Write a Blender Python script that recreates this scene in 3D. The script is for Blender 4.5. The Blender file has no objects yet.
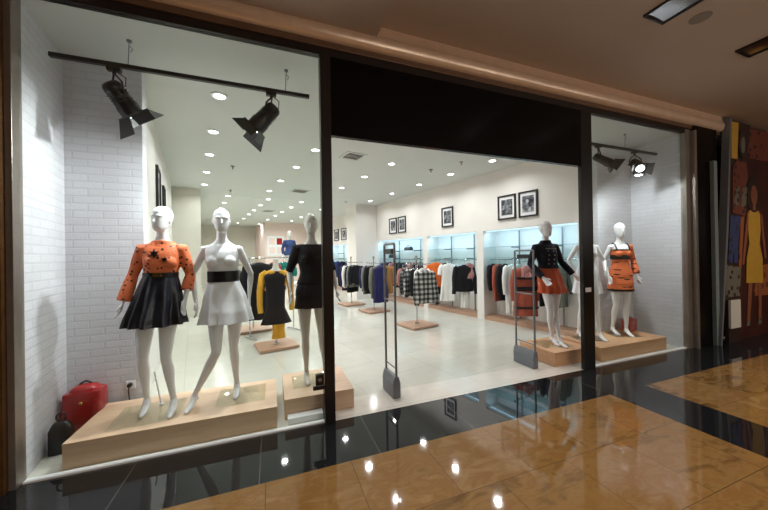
import bpy, bmesh, math, random
from mathutils import Vector, Matrix
random.seed(7)
PI = math.pi
SC = bpy.context.scene
COL = SC.collection
ANG = math.radians(12)           # the shop interior is turned 12 degrees from the glass front
CA, SA = math.cos(ANG), math.sin(ANG)
CEIL = 3.55
def W(u, v, z=0.0): return Vector((u*CA - v*SA, u*SA + v*CA, z))
def lin(c): return c/12.92 if c <= 0.04045 else ((c+0.055)/1.055)**2.4
def S(r, g, b): return (lin(r/255), lin(g/255), lin(b/255), 1)

# ------------------------------------------------------------------ materials
def newmat(name):
    m = bpy.data.materials.new(name); m.use_nodes = True
    nt = m.node_tree; b = nt.nodes['Principled BSDF']
    return m, nt, b
def N(nt, t, **kw):
    n = nt.nodes.new(t)
    for k, v in kw.items():
        if k.startswith('i_'): n.inputs[k[2:].replace('_', ' ')].default_value = v
        else: setattr(n, k, v)
    return n
def ramp(nt, fac, stops, interp='LINEAR'):
    r = nt.nodes.new('ShaderNodeValToRGB'); r.color_ramp.interpolation = interp
    e = r.color_ramp.elements
    e[0].position, e[0].color = stops[0]; e[1].position, e[1].color = stops[-1]
    for p, c in stops[1:-1]:
        k = e.new(p); k.color = c
    nt.links.new(fac, r.inputs[0]); return r.outputs[0]
def bump(nt, b, h, strength, dist=0.01):
    k = N(nt, 'ShaderNodeBump'); k.inputs['Strength'].default_value = strength; k.inputs['Distance'].default_value = dist
    nt.links.new(h, k.inputs['Height']); nt.links.new(k.outputs[0], b.inputs['Normal'])
def plain(name, col, rough=.5, metal=0.0, coat=0.0, spec=.5, var=.06, scale=8, bmp=0.0, emit=None, es=0):
    m, nt, b = newmat(name)
    b.inputs['Roughness'].default_value = rough; b.inputs['Metallic'].default_value = metal
    b.inputs['Coat Weight'].default_value = coat; b.inputs['Specular IOR Level'].default_value = spec
    tc = N(nt, 'ShaderNodeTexCoord'); no = N(nt, 'ShaderNodeTexNoise'); no.inputs['Scale'].default_value = scale; no.inputs['Detail'].default_value = 5
    nt.links.new(tc.outputs['Object'], no.inputs['Vector'])
    lo = tuple(c*(1-var) for c in col[:3])+(1,); hi = tuple(min(1, c*(1+var)) for c in col[:3])+(1,)
    nt.links.new(ramp(nt, no.outputs['Fac'], [(.3, lo), (.7, hi)]), b.inputs['Base Color'])
    if bmp: bump(nt, b, no.outputs['Fac'], bmp)
    if emit: b.inputs['Emission Color'].default_value = emit; b.inputs['Emission Strength'].default_value = es
    return m
def fabric(name, col, rough=.85, bmp=.5, var=.18, scale=14, spec=.25):
    m, nt, b = newmat(name)
    b.inputs['Roughness'].default_value = rough; b.inputs['Specular IOR Level'].default_value = spec
    b.inputs['Sheen Weight'].default_value = .05
    tc = N(nt, 'ShaderNodeTexCoord')
    mp = N(nt, 'ShaderNodeMapping'); mp.inputs['Scale'].default_value = (1, 1, .35)
    nt.links.new(tc.outputs['Object'], mp.inputs[0])
    no = N(nt, 'ShaderNodeTexNoise'); no.inputs['Scale'].default_value = scale; no.inputs['Detail'].default_value = 3
    nt.links.new(mp.outputs[0], no.inputs['Vector'])
    lo = tuple(c*(1-var) for c in col[:3])+(1,); hi = tuple(min(1, c*(1+var)) for c in col[:3])+(1,)
    nt.links.new(ramp(nt, no.outputs['Fac'], [(.3, lo), (.7, hi)]), b.inputs['Base Color'])
    bump(nt, b, no.outputs['Fac'], bmp, .02)
    return m
def splatter(name, base, dark, scale=9, thr=.36, axis=(1, 1, 1)):
    m, nt, b = newmat(name); b.inputs['Roughness'].default_value = .6
    tc = N(nt, 'ShaderNodeTexCoord'); mp = N(nt, 'ShaderNodeMapping'); mp.inputs['Scale'].default_value = axis
    nt.links.new(tc.outputs['Object'], mp.inputs[0])
    vo = N(nt, 'ShaderNodeTexVoronoi'); vo.inputs['Scale'].default_value = scale; vo.inputs['Randomness'].default_value = 1
    no = N(nt, 'ShaderNodeTexNoise'); no.inputs['Scale'].default_value = scale*2.5
    nt.links.new(mp.outputs[0], vo.inputs['Vector']); nt.links.new(mp.outputs[0], no.inputs['Vector'])
    ad = N(nt, 'ShaderNodeMath', operation='ADD'); nt.links.new(vo.outputs['Distance'], ad.inputs[0])
    ml = N(nt, 'ShaderNodeMath', operation='MULTIPLY'); ml.inputs[1].default_value = .35; nt.links.new(no.outputs['Fac'], ml.inputs[0])
    nt.links.new(ml.outputs[0], ad.inputs[1])
    nt.links.new(ramp(nt, ad.outputs[0], [(thr, dark), (thr+.05, base)]), b.inputs['Base Color'])
    bump(nt, b, no.outputs['Fac'], .25, .02)
    return m
def plaid(name, a, c, k=9.0):
    m, nt, b = newmat(name); b.inputs['Roughness'].default_value = .85
    tc = N(nt, 'ShaderNodeTexCoord'); sp = N(nt, 'ShaderNodeSeparateXYZ'); nt.links.new(tc.outputs['Object'], sp.inputs[0])
    outs = []
    for ax in ('X', 'Z'):
        mu = N(nt, 'ShaderNodeMath', operation='MULTIPLY'); mu.inputs[1].default_value = k; nt.links.new(sp.outputs[ax], mu.inputs[0])
        fr = N(nt, 'ShaderNodeMath', operation='FRACT'); nt.links.new(mu.outputs[0], fr.inputs[0])
        gt = N(nt, 'ShaderNodeMath', operation='GREATER_THAN'); gt.inputs[1].default_value = .5; nt.links.new(fr.outputs[0], gt.inputs[0]); outs.append(gt)
    ad = N(nt, 'ShaderNodeMath', operation='ADD'); nt.links.new(outs[0].outputs[0], ad.inputs[0]); nt.links.new(outs[1].outputs[0], ad.inputs[1])
    hf = N(nt, 'ShaderNodeMath', operation='MULTIPLY'); hf.inputs[1].default_value = .5; nt.links.new(ad.outputs[0], hf.inputs[0])
    mid = tuple((x*.75+y*.25) for x, y in zip(a, c))
    nt.links.new(ramp(nt, hf.outputs[0], [(0, a), (.4, mid), (.8, c)], 'CONSTANT'), b.inputs['Base Color'])
    return m
def brickmat(name, base, mortar, bw=.235, bh=.072, ms=.008, rough=.75, bmp=.28):
    m, nt, b = newmat(name); b.inputs['Roughness'].default_value = rough
    tc = N(nt, 'ShaderNodeTexCoord'); sp = N(nt, 'ShaderNodeSeparateXYZ'); nt.links.new(tc.outputs['Object'], sp.inputs[0])
    ad = N(nt, 'ShaderNodeMath', operation='ADD'); nt.links.new(sp.outputs['X'], ad.inputs[0]); nt.links.new(sp.outputs['Y'], ad.inputs[1])
    cm = N(nt, 'ShaderNodeCombineXYZ'); nt.links.new(ad.outputs[0], cm.inputs[0]); nt.links.new(sp.outputs['Z'], cm.inputs[1])
    br = N(nt, 'ShaderNodeTexBrick'); br.inputs['Scale'].default_value = 1
    br.inputs['Brick Width'].default_value = bw; br.inputs['Row Height'].default_value = bh; br.inputs['Mortar Size'].default_value = ms; br.inputs['Mortar Smooth'].default_value = .3
    br.inputs['Color1'].default_value = base; br.inputs['Color2'].default_value = tuple(c*.93 for c in base[:3])+(1,); br.inputs['Mortar'].default_value = mortar
    nt.links.new(cm.outputs[0], br.inputs['Vector']); nt.links.new(br.outputs['Color'], b.inputs['Base Color'])
    no = N(nt, 'ShaderNodeTexNoise'); no.inputs['Scale'].default_value = 45; nt.links.new(tc.outputs['Object'], no.inputs['Vector'])
    mx = N(nt, 'ShaderNodeMath', operation='MULTIPLY_ADD'); mx.inputs[1].default_value = -1.0
    ms_ = N(nt, 'ShaderNodeMath', operation='MULTIPLY'); ms_.inputs[1].default_value = .5; nt.links.new(no.outputs['Fac'], ms_.inputs[0])
    nt.links.new(br.outputs['Fac'], mx.inputs[0]); nt.links.new(ms_.outputs[0], mx.inputs[2])
    bump(nt, b, mx.outputs[0], bmp, .012)
    return m
def tilemat(name, cols, mortar, bw, bh, ms=.004, rough=.08, offset=.5, shift=(0, 0, 0), rot=0, veins=.6, vscale=3.0, spec=.5, cell=.9):
    m, nt, b = newmat(name); b.inputs['Specular IOR Level'].default_value = spec
    tc = N(nt, 'ShaderNodeTexCoord'); mp = N(nt, 'ShaderNodeMapping'); mp.inputs['Location'].default_value = shift; mp.inputs['Rotation'].default_value = (0, 0, rot)
    nt.links.new(tc.outputs['Object'], mp.inputs[0])
    br = N(nt, 'ShaderNodeTexBrick'); br.offset = offset; br.inputs['Scale'].default_value = 1
    br.inputs['Brick Width'].default_value = bw; br.inputs['Row Height'].default_value = bh; br.inputs['Mortar Size'].default_value = ms; br.inputs['Mortar Smooth'].default_value = .1
    br.inputs['Color1'].default_value = (0, 0, 0, 1); br.inputs['Color2'].default_value = (1, 1, 1, 1); br.inputs['Mortar'].default_value = (.5, .5, .5, 1)
    nt.links.new(mp.outputs[0], br.inputs['Vector'])
    # veins: warped noise, its domain shifted by each tile's own value
    sv = N(nt, 'ShaderNodeVectorMath', operation='SCALE'); sv.inputs['Scale'].default_value = 7.0
    nt.links.new(br.outputs['Color'], sv.inputs[0])
    av = N(nt, 'ShaderNodeVectorMath', operation='ADD'); nt.links.new(mp.outputs[0], av.inputs[0]); nt.links.new(sv.outputs[0], av.inputs[1])
    m2 = N(nt, 'ShaderNodeMapping'); m2.inputs['Rotation'].default_value = (0, 0, .5); m2.inputs['Scale'].default_value = (1, 2.2, 1)
    nt.links.new(av.outputs[0], m2.inputs[0])
    no = N(nt, 'ShaderNodeTexNoise'); no.inputs['Scale'].default_value = vscale; no.inputs['Detail'].default_value = 8; no.inputs['Roughness'].default_value = .62; no.inputs['Distortion'].default_value = .7
    nt.links.new(m2.outputs[0], no.inputs['Vector'])
    mi = N(nt, 'ShaderNodeMix'); mi.data_type = 'FLOAT'; mi.inputs['Factor'].default_value = veins
    nt.links.new(br.outputs['Color'], mi.inputs[2]); nt.links.new(no.outputs['Fac'], mi.inputs[3])
    c = ramp(nt, mi.outputs[0], cols)
    mc = N(nt, 'ShaderNodeMix'); mc.data_type = 'RGBA'; nt.links.new(br.outputs['Fac'], mc.inputs['Factor']); nt.links.new(c, mc.inputs[6]); mc.inputs[7].default_value = mortar
    nt.links.new(mc.outputs[2], b.inputs['Base Color'])
    b.inputs['Roughness'].default_value = rough
    return m
def woodmat(name, a, c, rough=.4, scale=3.0):
    m, nt, b = newmat(name); b.inputs['Roughness'].default_value = rough
    tc = N(nt, 'ShaderNodeTexCoord'); mp = N(nt, 'ShaderNodeMapping'); mp.inputs['Scale'].default_value = (.6, 9, 9)
    nt.links.new(tc.outputs['Object'], mp.inputs[0])
    no = N(nt, 'ShaderNodeTexNoise'); no.inputs['Scale'].default_value = scale; no.inputs['Detail'].default_value = 6; no.inputs['Distortion'].default_value = .4
    nt.links.new(mp.outputs[0], no.inputs['Vector'])
    nt.links.new(ramp(nt, no.outputs['Fac'], [(.3, a), (.7, c)]), b.inputs['Base Color'])
    return m
def glassmat(name, tint=(.97, 1, .985, 1), ior=1.45):
    m = bpy.data.materials.new(name); m.use_nodes = True; nt = m.node_tree; nt.nodes.clear()
    o = N(nt, 'ShaderNodeOutputMaterial'); mx = N(nt, 'ShaderNodeMixShader'); fr = N(nt, 'ShaderNodeFresnel'); fr.inputs[0].default_value = ior
    tr = N(nt, 'ShaderNodeBsdfTransparent'); tr.inputs[0].default_value = tint; gl = N(nt, 'ShaderNodeBsdfGlossy'); gl.inputs['Roughness'].default_value = .0
    ge = N(nt, 'ShaderNodeNewGeometry'); mr = N(nt, 'ShaderNodeMapRange'); mr.inputs['To Min'].default_value = ior; mr.inputs['To Max'].default_value = 1/ior
    nt.links.new(ge.outputs['Backfacing'], mr.inputs['Value']); nt.links.new(mr.outputs[0], fr.inputs[0])
    nt.links.new(fr.outputs[0], mx.inputs[0]); nt.links.new(tr.outputs[0], mx.inputs[1]); nt.links.new(gl.outputs[0], mx.inputs[2]); nt.links.new(mx.outputs[0], o.inputs[0])
    return m
def emis(name, col, st):
    m = bpy.data.materials.new(name); m.use_nodes = True; nt = m.node_tree; nt.nodes.clear()
    o = N(nt, 'ShaderNodeOutputMaterial'); e = N(nt, 'ShaderNodeEmission'); e.inputs[0].default_value = col; e.inputs[1].default_value = st
    nt.links.new(e.outputs[0], o.inputs[0]); return m

M = {}
M['brick'] = brickmat('white painted brick', S(208, 208, 212), S(196, 196, 202))
M['wall'] = plain('shop wall plaster', S(232, 228, 222), .6, var=.02, scale=2)
M['wall_dim'] = plain('cream plaster', S(212, 208, 196), .7, var=.02, scale=2)
M['pink'] = plain('pale rose plaster', S(236, 212, 204), .7, var=.02, scale=2)
M['ceil'] = plain('shop ceiling paint', S(206, 210, 206), .8, var=.015, scale=2)
M['shopfloor'] = tilemat('pale polished shop tile', [(0, S(184, 182, 170)), (.5, S(198, 196, 184)), (1, S(208, 206, 195))], S(165, 168, 164), .6, .6, .003, .16, 0.0, (.1, .2, 0), -ANG, .75, 2.0)
M['marble'] = tilemat('pale threshold marble', [(0, S(196, 190, 180)), (.5, S(214, 208, 198)), (1, S(226, 222, 214))], S(180, 176, 168), 1.2, .6, .002, .12, .5, (0, 0, 0), 0, .85, 3)
M['mallfloor'] = tilemat('honey brown marble tile', [(.20, S(80, 56, 30)), (.38, S(118, 86, 48)), (.46, S(138, 104, 60)), (.54, S(130, 92, 50)), (.66, S(146, 114, 74)), (.80, S(128, 80, 44))], S(74, 54, 34), .62, .6, .002, .05, .5, (-.25, -.53, 0), 0, .78, 4.2, .6)
M['granite'] = tilemat('black granite', [(.2, S(14, 15, 17)), (.5, S(26, 27, 30)), (.7, S(44, 45, 48)), (.9, S(80, 80, 82))], S(96, 92, 88), .915, 3.0, .003, .035, 0.0, (-.81, .02, 0), 0, .95, 45, .6)
M['granite2'] = tilemat('black granite strip', [(.2, S(14, 15, 17)), (.5, S(26, 27, 30)), (.7, S(44, 45, 48)), (.9, S(80, 80, 82))], S(60, 58, 56), 3.0, 3.0, .003, .035, 0.0, (0, .02, 0), 0, .95, 45, .6)
M['plinth'] = woodmat('pale oak veneer', S(206, 172, 142), S(222, 190, 160), .42)
M['plinth_r'] = woodmat('warm oak veneer', S(198, 150, 112), S(214, 168, 128), .42)
M['darkglass'] = plain('black lacquered panel', S(7, 6, 6), .22, coat=.0, var=.1, spec=.15)
M['blackframe'] = plain('black steel', S(7, 7, 8), .3, var=.1)
M['brownframe'] = plain('dark bronze', S(36, 27, 23), .35, metal=.2, var=.1)
M['bronze'] = plain('brushed bronze fascia', S(236, 206, 178), .3, metal=.35, var=.05)
M['bronze_dark'] = plain('dark bronze moulding', S(120, 92, 72), .4, metal=.4, var=.05)
M['silver'] = plain('brushed steel', S(150, 142, 134), .35, metal=.6, var=.08)
M['chrome'] = plain('chrome', S(190, 192, 195), .15, metal=1, var=.03)
M['mallceil'] = plain('mall ceiling paint', S(184, 166, 150), .7, var=.02, scale=1)
M['mallwall'] = woodmat('brown mall panel', S(78, 50, 22), S(98, 66, 32), .3, 1.5)
M['glass'] = glassmat('shop window glass')
M['plate'] = glassmat('glass plate', (.94, .97, .95, 1))
M['mann'] = plain('glossy white mannequin', S(240, 240, 243), .28, coat=.35, var=.01)
M['mann_ivory'] = plain('pale ivory mannequin', S(212, 208, 200), .35, coat=.2, var=.01)
M['blackplastic'] = plain('black enamel', S(18, 17, 19), .38, var=.15)
M['greyplastic'] = plain('grey plastic', S(112, 116, 122), .45, var=.06)
M['greymetal'] = plain('grey lacquered tube', S(124, 128, 132), .4, metal=.2, var=.05)
M['white'] = plain('white paint', S(236, 236, 238), .5, var=.01)
M['lens'] = emis('lamp glow', (1, .98, .95, 1), 14)
M['spotlens'] = emis('spotlight lens glow', (1, 1, 1, 1), 10)
M['led'] = emis('cool light strip', (.62, .88, 1, 1), 1.3)
M['redbag'] = plain('red patent leather', S(158, 22, 30), .25, coat=.4, var=.1)
M['oakrail'] = woodmat('pale wood', S(172, 136, 112), S(194, 156, 130), .5)

# ------------------------------------------------------------------ mesh helpers
class MB:
    def __init__(s): s.v = []; s.f = []
    def add(s, vs, fs):
        o = len(s.v); s.v += [Vector(p) for p in vs]; s.f += [tuple(i+o for i in f) for f in fs]; return s
    def box(s, x0, x1, y0, y1, z0, z1, mt=None):
        vs = [Vector((x, y, z)) for z in (z0, z1) for y in (y0, y1) for x in (x0, x1)]
        if mt: vs = [mt @ p for p in vs]
        return s.add(vs, [(0, 2, 3, 1), (4, 5, 7, 6), (0, 1, 5, 4), (2, 6, 7, 3), (0, 4, 6, 2), (1, 3, 7, 5)])
    def rings(s, rs, caps=True, close=True):
        n = len(rs[0]); vs = [p for r in rs for p in r]; fs = []
        for i in range(len(rs)-1):
            for j in range(n if close else n-1):
                k = (j+1) % n
                fs.append((i*n+j, i*n+k, (i+1)*n+k, (i+1)*n+j))
        if caps: fs.append(tuple(range(n))[::-1]); fs.append(tuple((len(rs)-1)*n+j for j in range(n)))
        return s.add(vs, fs)
    def tube(s, pts, rad, n=10, flat=1.0, side=None):
        pts = [Vector(p) for p in pts]
        if not hasattr(rad, '__len__'): rad = [rad]*len(pts)
        rs = []; prev = None
        for i, p in enumerate(pts):
            d = (pts[min(i+1, len(pts)-1)]-pts[max(i-1, 0)]).normalized()
            if side is not None: a = (Vector(side)-d*d.dot(Vector(side))).normalized()
            elif prev is None: a = d.cross(Vector((0, 0, 1)) if abs(d.z) < .9 else Vector((0, 1, 0))).normalized()
            else: a = (prev-d*prev.dot(d)).normalized()
            prev = a; b = d.cross(a)
            rs.append([p+(a*math.cos(t)+b*math.sin(t)*flat)*rad[i] for t in (2*PI*k/n for k in range(n))])
        return s.rings(rs)
    def cyl(s, p, q, r, n=16, r2=None): return s.tube([p, q], [r, r if r2 is None else r2], n)
    def ball(s, c, rx, ry=None, rz=None, n=16, m=10, mt=None):
        ry = rx if ry is None else ry; rz = rx if rz is None else rz; rs = []
        for i in range(1, m):
            a = -PI/2+PI*i/m
            rs.append([Vector((rx*math.cos(a)*math.cos(2*PI*k/n), ry*math.cos(a)*math.sin(2*PI*k/n), rz*math.sin(a))) for k in range(n)])
        if mt: rs = [[mt @ p for p in r] for r in rs]
        return s.rings([[p+Vector(c) for p in r] for r in rs])
    def capsule(s, pts, rad, n=12, flat=1.0, side=None):      # tube with rounded ends
        pts = [Vector(p) for p in pts]; d0 = (pts[0]-pts[1]).normalized(); d1 = (pts[-1]-pts[-2]).normalized()
        r0, r1 = rad[0], rad[-1]
        P = [pts[0]+d0*r0*.95*flat, pts[0]+d0*r0*.6*flat]+pts+[pts[-1]+d1*r1*.6*flat, pts[-1]+d1*r1*.95*flat]
        R = [r0*.3, r0*.8]+list(rad)+[r1*.8, r1*.3]
        return s.tube(P, R, n, flat, side)
    def prism(s, poly, d):     # poly: 3D points, d: extrusion vector
        d = Vector(d); n = len(poly); a = [Vector(p) for p in poly]
        return s.add(a+[p+d for p in a], [tuple(range(n))[::-1], tuple(range(n, 2*n))]+[(i, (i+1) % n, n+(i+1) % n, n+i) for i in range(n)])
    def build(s, name, mat, parent=None, smooth=False, bevel=0, loc=None, rz=0):
        me = bpy.data.meshes.new(name); me.from_pydata([tuple(p) for p in s.v], [], s.f); me.validate()
        bm = bmesh.new(); bm.from_mesh(me); bmesh.ops.recalc_face_normals(bm, faces=bm.faces[:]); bm.to_mesh(me); bm.free()
        me.materials.append(mat)
        if smooth:
            me.polygons.foreach_set('use_smooth', [True]*len(me.polygons))
            try: me.set_sharp_from_angle(angle=math.radians(50))
            except Exception: pass
        o = bpy.data.objects.new(name, me); COL.objects.link(o)
        if parent is not None: o.parent = parent
        if loc is not None: o.location = loc
        if rz: o.rotation_euler = (0, 0, rz)
        if bevel:
            b = o.modifiers.new('bevel', 'BEVEL'); b.width = bevel; b.segments = 2; b.limit_method = 'ANGLE'; b.angle_limit = .7
        return o
def empty(name, label, cat, loc=(0, 0, 0), rz=0, group=None):
    o = bpy.data.objects.new(name, None); COL.objects.link(o); o.empty_display_size = .1
    o.location = loc; o.rotation_euler = (0, 0, rz); return tag(o, label, cat, group)
def tag(o, label, cat, group=None):
    o['label'] = label; o['category'] = cat
    if group: o['group'] = group
    return o
def struct(o): o['kind'] = 'structure'; return o
def sbox(name, mat, x0, x1, y0, y1, z0, z1, bevel=0): return struct(MB().box(x0, x1, y0, y1, z0, z1).build(name, mat, bevel=bevel))
RM = Matrix.Rotation(ANG, 4, 'Z')
def ubox(name, mat, u0, u1, v0, v1, z0, z1, bevel=0):
    o = MB().box(u0, u1, v0, v1, z0, z1).build(name, mat, bevel=bevel); o.rotation_euler = (0, 0, ANG); return struct(o)
def children(o): return [c for c in bpy.data.objects if c.parent == o]
def dup(o, loc=None, rz=None, label=None, parent=None, first=True):
    c = o.copy(); COL.objects.link(c)
    if parent is not None: c.parent = parent
    if loc is not None: c.location = loc
    if rz is not None: c.rotation_euler = (0, 0, rz)
    if label: c['label'] = label
    for ch in children(o): dup(ch, parent=c)
    return c
DG = lambda: bpy.context.evaluated_depsgraph_get()
def remeshed(mb, name, mat, parent, voxel=.006, smooth=4, fac=.5):
    o = mb.build(name, mat, parent)
    r = o.modifiers.new('r', 'REMESH'); r.mode = 'VOXEL'; r.voxel_size = voxel; r.use_smooth_shade = True
    if smooth:
        k = o.modifiers.new('s', 'SMOOTH'); k.factor = fac; k.iterations = smooth
    dg = DG(); dg.update(); me = bpy.data.meshes.new_from_object(o.evaluated_get(dg)); o.modifiers.clear()
    old = o.data; o.data = me; me.name = name; bpy.data.meshes.remove(old)
    if not me.materials: me.materials.append(mat)
    me.polygons.foreach_set('use_smooth', [True]*len(me.polygons))
    return o
def ell(cx, cy, z, rx, ry, n=28, e=1.0, fold=0, amp=0, ph=0):
    out = []
    for k in range(n):
        t = 2*PI*k/n; c, s_ = math.cos(t), math.sin(t)
        q = 1+amp*math.cos(fold*t+ph) if fold else 1
        out.append(Vector((cx+rx*q*math.copysign(abs(c)**e, c), cy+ry*q*math.copysign(abs(s_)**e, s_), z)))
    return out

# ------------------------------------------------------------------ the setting: mall
D = 2.95
# mall floor: honey tiles with black granite borders
sbox('floor_mall_tiles', M['mallfloor'], -7, 3.55, -6, 2.33, -.1, 0)
sbox('floor_mall_tiles_right', M['mallfloor'], 4.17, 13, -6, 2.33, -.1, 0)
sbox('floor_granite_border', M['granite'], -7, 13, 2.33, D, -.1, 0)
sbox('floor_granite_cross', M['granite2'], 3.55, 4.17, -6, 2.33, -.1, 0)
# mall ceiling: lower slab on the left, raised field on the right
sbox('ceiling_mall_lower', M['mallceil'], -7, 1.02, -6, 2.98, 3.80, 4.1)
sbox('ceiling_mall_raised', M['mallceil'], 1.02, 13, -6, 2.98, 3.93, 4.1)
sbox('wall_mall_opposite', M['mallwall'], -7, 13, -6.2, -6, 0, 4)
sbox('wall_mall_left', M['mallwall'], -7.2, -7, -6, 4, 0, 4)
sbox('wall_mall_panel', M['mallwall'], -7, -1.74, 2.86, 3.1, 0, 3.9)
sbox('wall_mall_right', M['mallwall'], 13, 13.2, -6, 4, 0, 4)
# fascia: dark shadow strip, bronze bull-nosed band
f = MB()
prof = [(2.98, 3.68), (2.90, 3.68), (2.875, 3.70), (2.86, 3.73), (2.853, 3.76), (2.852, 3.785), (2.856, 3.80), (2.862, 3.805), (2.868, 3.83), (2.88, 3.86), (2.89, 3.93), (2.98, 3.93)]
f.prism([(-1.9, y, z) for y, z in prof], (9.3, 0, 0)); struct(f.build('trim_fascia', M['bronze'], smooth=True))
sbox('trim_fascia_lower', M['bronze_dark'], -1.9, 7.4, 2.915, 2.98, 3.62, 3.68, .004)
sbox('trim_shadow_strip', M['brownframe'], -1.74, 6.56, 2.93, 2.99, 3.545, 3.62)
# header over the open doorway and the two black posts
h = sbox('wall_header', M['darkglass'], .56, 3.97, 2.93, 2.985, 2.78, 3.545)
sbox('trim_post_left', M['brownframe'], .46, .56, 2.92, 3.02, 0, 3.545, .003)
sbox('trim_post_left_edge', M['blackframe'], .505, .575, 3.02, 3.07, 0, 2.78, .003)
sbox('trim_post_right', M['blackframe'], 3.98, 4.19, 2.93, 2.985, 0, 3.545, .004)
sbox('trim_frame_left', M['silver'], -1.74, -1.70, 2.90, 3.0, 0, 3.6, .003)
sbox('trim_frame_right', M['silver'], 6.38, 6.50, 2.92, 3.0, 0, 3.6, .003)
sbox('trim_frame_right_bronze', M['silver'], 6.50, 6.56, 2.86, 3.0, 0, 3.58, .003)
sbox('wall_beyond_shop', M['darkglass'], 6.56, 7.25, 2.9, 3.0, 0, 3.9)
sbox('wall_beyond_shop_back', M['darkglass'], 7.25, 13, 3.1, 3.2, 0, 3.95)
# glazing
for nm, x0, x1 in (('window_1', -1.70, .46), ('window_2', 4.18, 6.38)):
    o = struct(MB().box(x0, x1, 2.965, 2.977, .014, 3.545).build(nm, M['glass']))
    struct(MB().box(x0, x1, 2.952, 3.0, 0, .014).build('window_sill', M['white'], o, bevel=.003))
sbox('trim_threshold_strip', M['marble'], .575, 3.97, D, 3.36, -.1, .001)

# ------------------------------------------------------------------ the setting: shop
sb = MB()
sb.prism([(-1.95, D, -.1), (13, D, -.1), (13, 24, -.1), (-8, 24, -.1), (-8, 8, -.1), (-1.95, 3.6, -.1)], (0, 0, .1))
struct(sb.build('floor_shop', M['shopfloor']))
sb = MB(); sb.prism([(-2.2, 2.99, CEIL), (13, 2.99, CEIL), (13, 24, CEIL), (-8, 24, CEIL), (-8, 8, CEIL), (-2.2, 3.6, CEIL)], (0, 0, .12))
struct(sb.build('ceiling_shop', M['ceil']))
# brick side wall of the left window (runs slightly outward), brick back wall
wl = MB(); wl.prism([(-1.71, 2.98, 0), (-1.86, 3.8, 0), (-2.1, 3.8, 0), (-2.1, 2.98, 0)], (0, 0, CEIL)); struct(wl.build('wall_brick_left', M['brick']))
sbox('wall_brick_back_left', M['brick'], -2.1, -1.235, 3.8, 3.9, 0, CEIL)
sbox('wall_brick_right', M['brick'], 6.385, 6.6, 3.0, 3.75, 0, CEIL)
sbox('wall_brick_back_right', M['brick'], 5.47, 6.6, 3.74, 3.84, 0, CEIL)
ubox('wall_left', M['wall'], -.60, -.44, 4.16, 9.85, 0, CEIL)
ubox('wall_far_block', M['wall_dim'], -.60, .22, 9.85, 20.6, 0, CEIL)
ubox('wall_far', M['wall_dim'], .22, 3.4, 20.5, 20.7, 0, CEIL)
ubox('wall_far_rose', M['pink'], 3.4, 6.6, 17.5, 20.7, 0, CEIL)
# right wall with four lit niches
NU = 6.05; NB = 6.52; NZ = 2.17
niches = [(2.82, 4.99), (5.20, 7.09), (7.28, 10.02), (12.3, 14.76)]
ubox('wall_right_upper', M['wall'], NU, NB+.1, 2.72, 17.5, NZ, CEIL)
ubox('wall_right_back', M['wall'], NB, NB+.1, 2.72, 17.5, 0, NZ)
edges = [2.72]+[e for n in niches for e in n]+[17.5]
for i in range(0, len(edges), 2):
    ubox('wall_right_pier', M['wall'], NU, NB, edges[i], edges[i+1], 0, NZ)
ubox('wall_pillar', M['wall'], 5.15, NU, 10.05, 10.85, 0, CEIL)
for i, (a, b) in enumerate(niches):
    ubox('trim_niche_base', M['oakrail'], NU+.02, NB, a, b, 0, .09)
    ubox('trim_niche_light_strip', M['led'], NU+.06, NU+.10, a+.05, b-.05, NZ-.03, NZ-.005)
    L = bpy.data.lights.new('niche_light', 'AREA'); L.shape = 'RECTANGLE'; L.size = .08; L.size_y = b-a-.1; L.energy = 8*(b-a)/2; L.color = (.44, .76, 1.0)
    lo = bpy.data.objects.new('niche_light', L); COL.objects.link(lo); lo.location = W(NU+.10, (a+b)/2, NZ-.04)
    lo.rotation_euler = (Matrix.Rotation(ANG, 4, 'Z') @ Matrix.Rotation(math.radians(-28), 4, 'Y')).to_euler()

# ------------------------------------------------------------------ downlights
def lamp(loc, power, col=(.97, .99, 1), size=.12, spread=150):
    L = bpy.data.lights.new('downlight_lamp', 'AREA'); L.shape = 'DISK'; L.size = size; L.energy = power; L.color = col; L.spread = math.radians(spread)
    o = bpy.data.objects.new('downlight_lamp', L); COL.objects.link(o); o.location = loc; return o
dl = empty('ceiling_downlight', '', 'ceiling light', (0, 0, 0))
ringm = MB()
n = 24
for r0, r1, z0, z1 in ((.095, .095, 0, -.012), (.095, .066, -.012, -.014), (.066, .062, -.014, 0)):
    a = [Vector((r0*math.cos(2*PI*k/n), r0*math.sin(2*PI*k/n), z0)) for k in range(n)]
    b = [Vector((r1*math.cos(2*PI*k/n), r1*math.sin(2*PI*k/n), z1)) for k in range(n)]
    ringm.rings([a, b], caps=False)
ringm.build('trim_ring', M['white'], dl, smooth=True)
MB().cyl((0, 0, -.010), (0, 0, -.001), .063, 24).build('lamp_lens', M['lens'], dl)
rows = [(u, v) for v in (4.1, 5.3, 6.5, 7.85, 9.2) for u in (.3, 1.92, 3.59, 5.3)] + \
       [(u, v) for v in (10.55, 11.87, 13.25, 14.55, 16.2, 18.4) for u in (.97, 2.16, 3.28, 4.5)]
rowname = {4.1: 'first row behind the shop window', 5.3: 'second row behind the shop window', 6.5: 'third row behind the shop window', 7.85: 'fourth row behind the shop window', 9.2: 'fifth row behind the shop window',
           10.55: 'row just past the wall block', 11.87: 'second row past the wall block', 13.25: 'third row past the wall block', 14.55: 'fourth row past the wall block', 16.2: 'row before the rose wall', 18.4: 'row nearest the cream far wall'}
colname = ['leftmost', 'second from left', 'second from right', 'rightmost']
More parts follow.
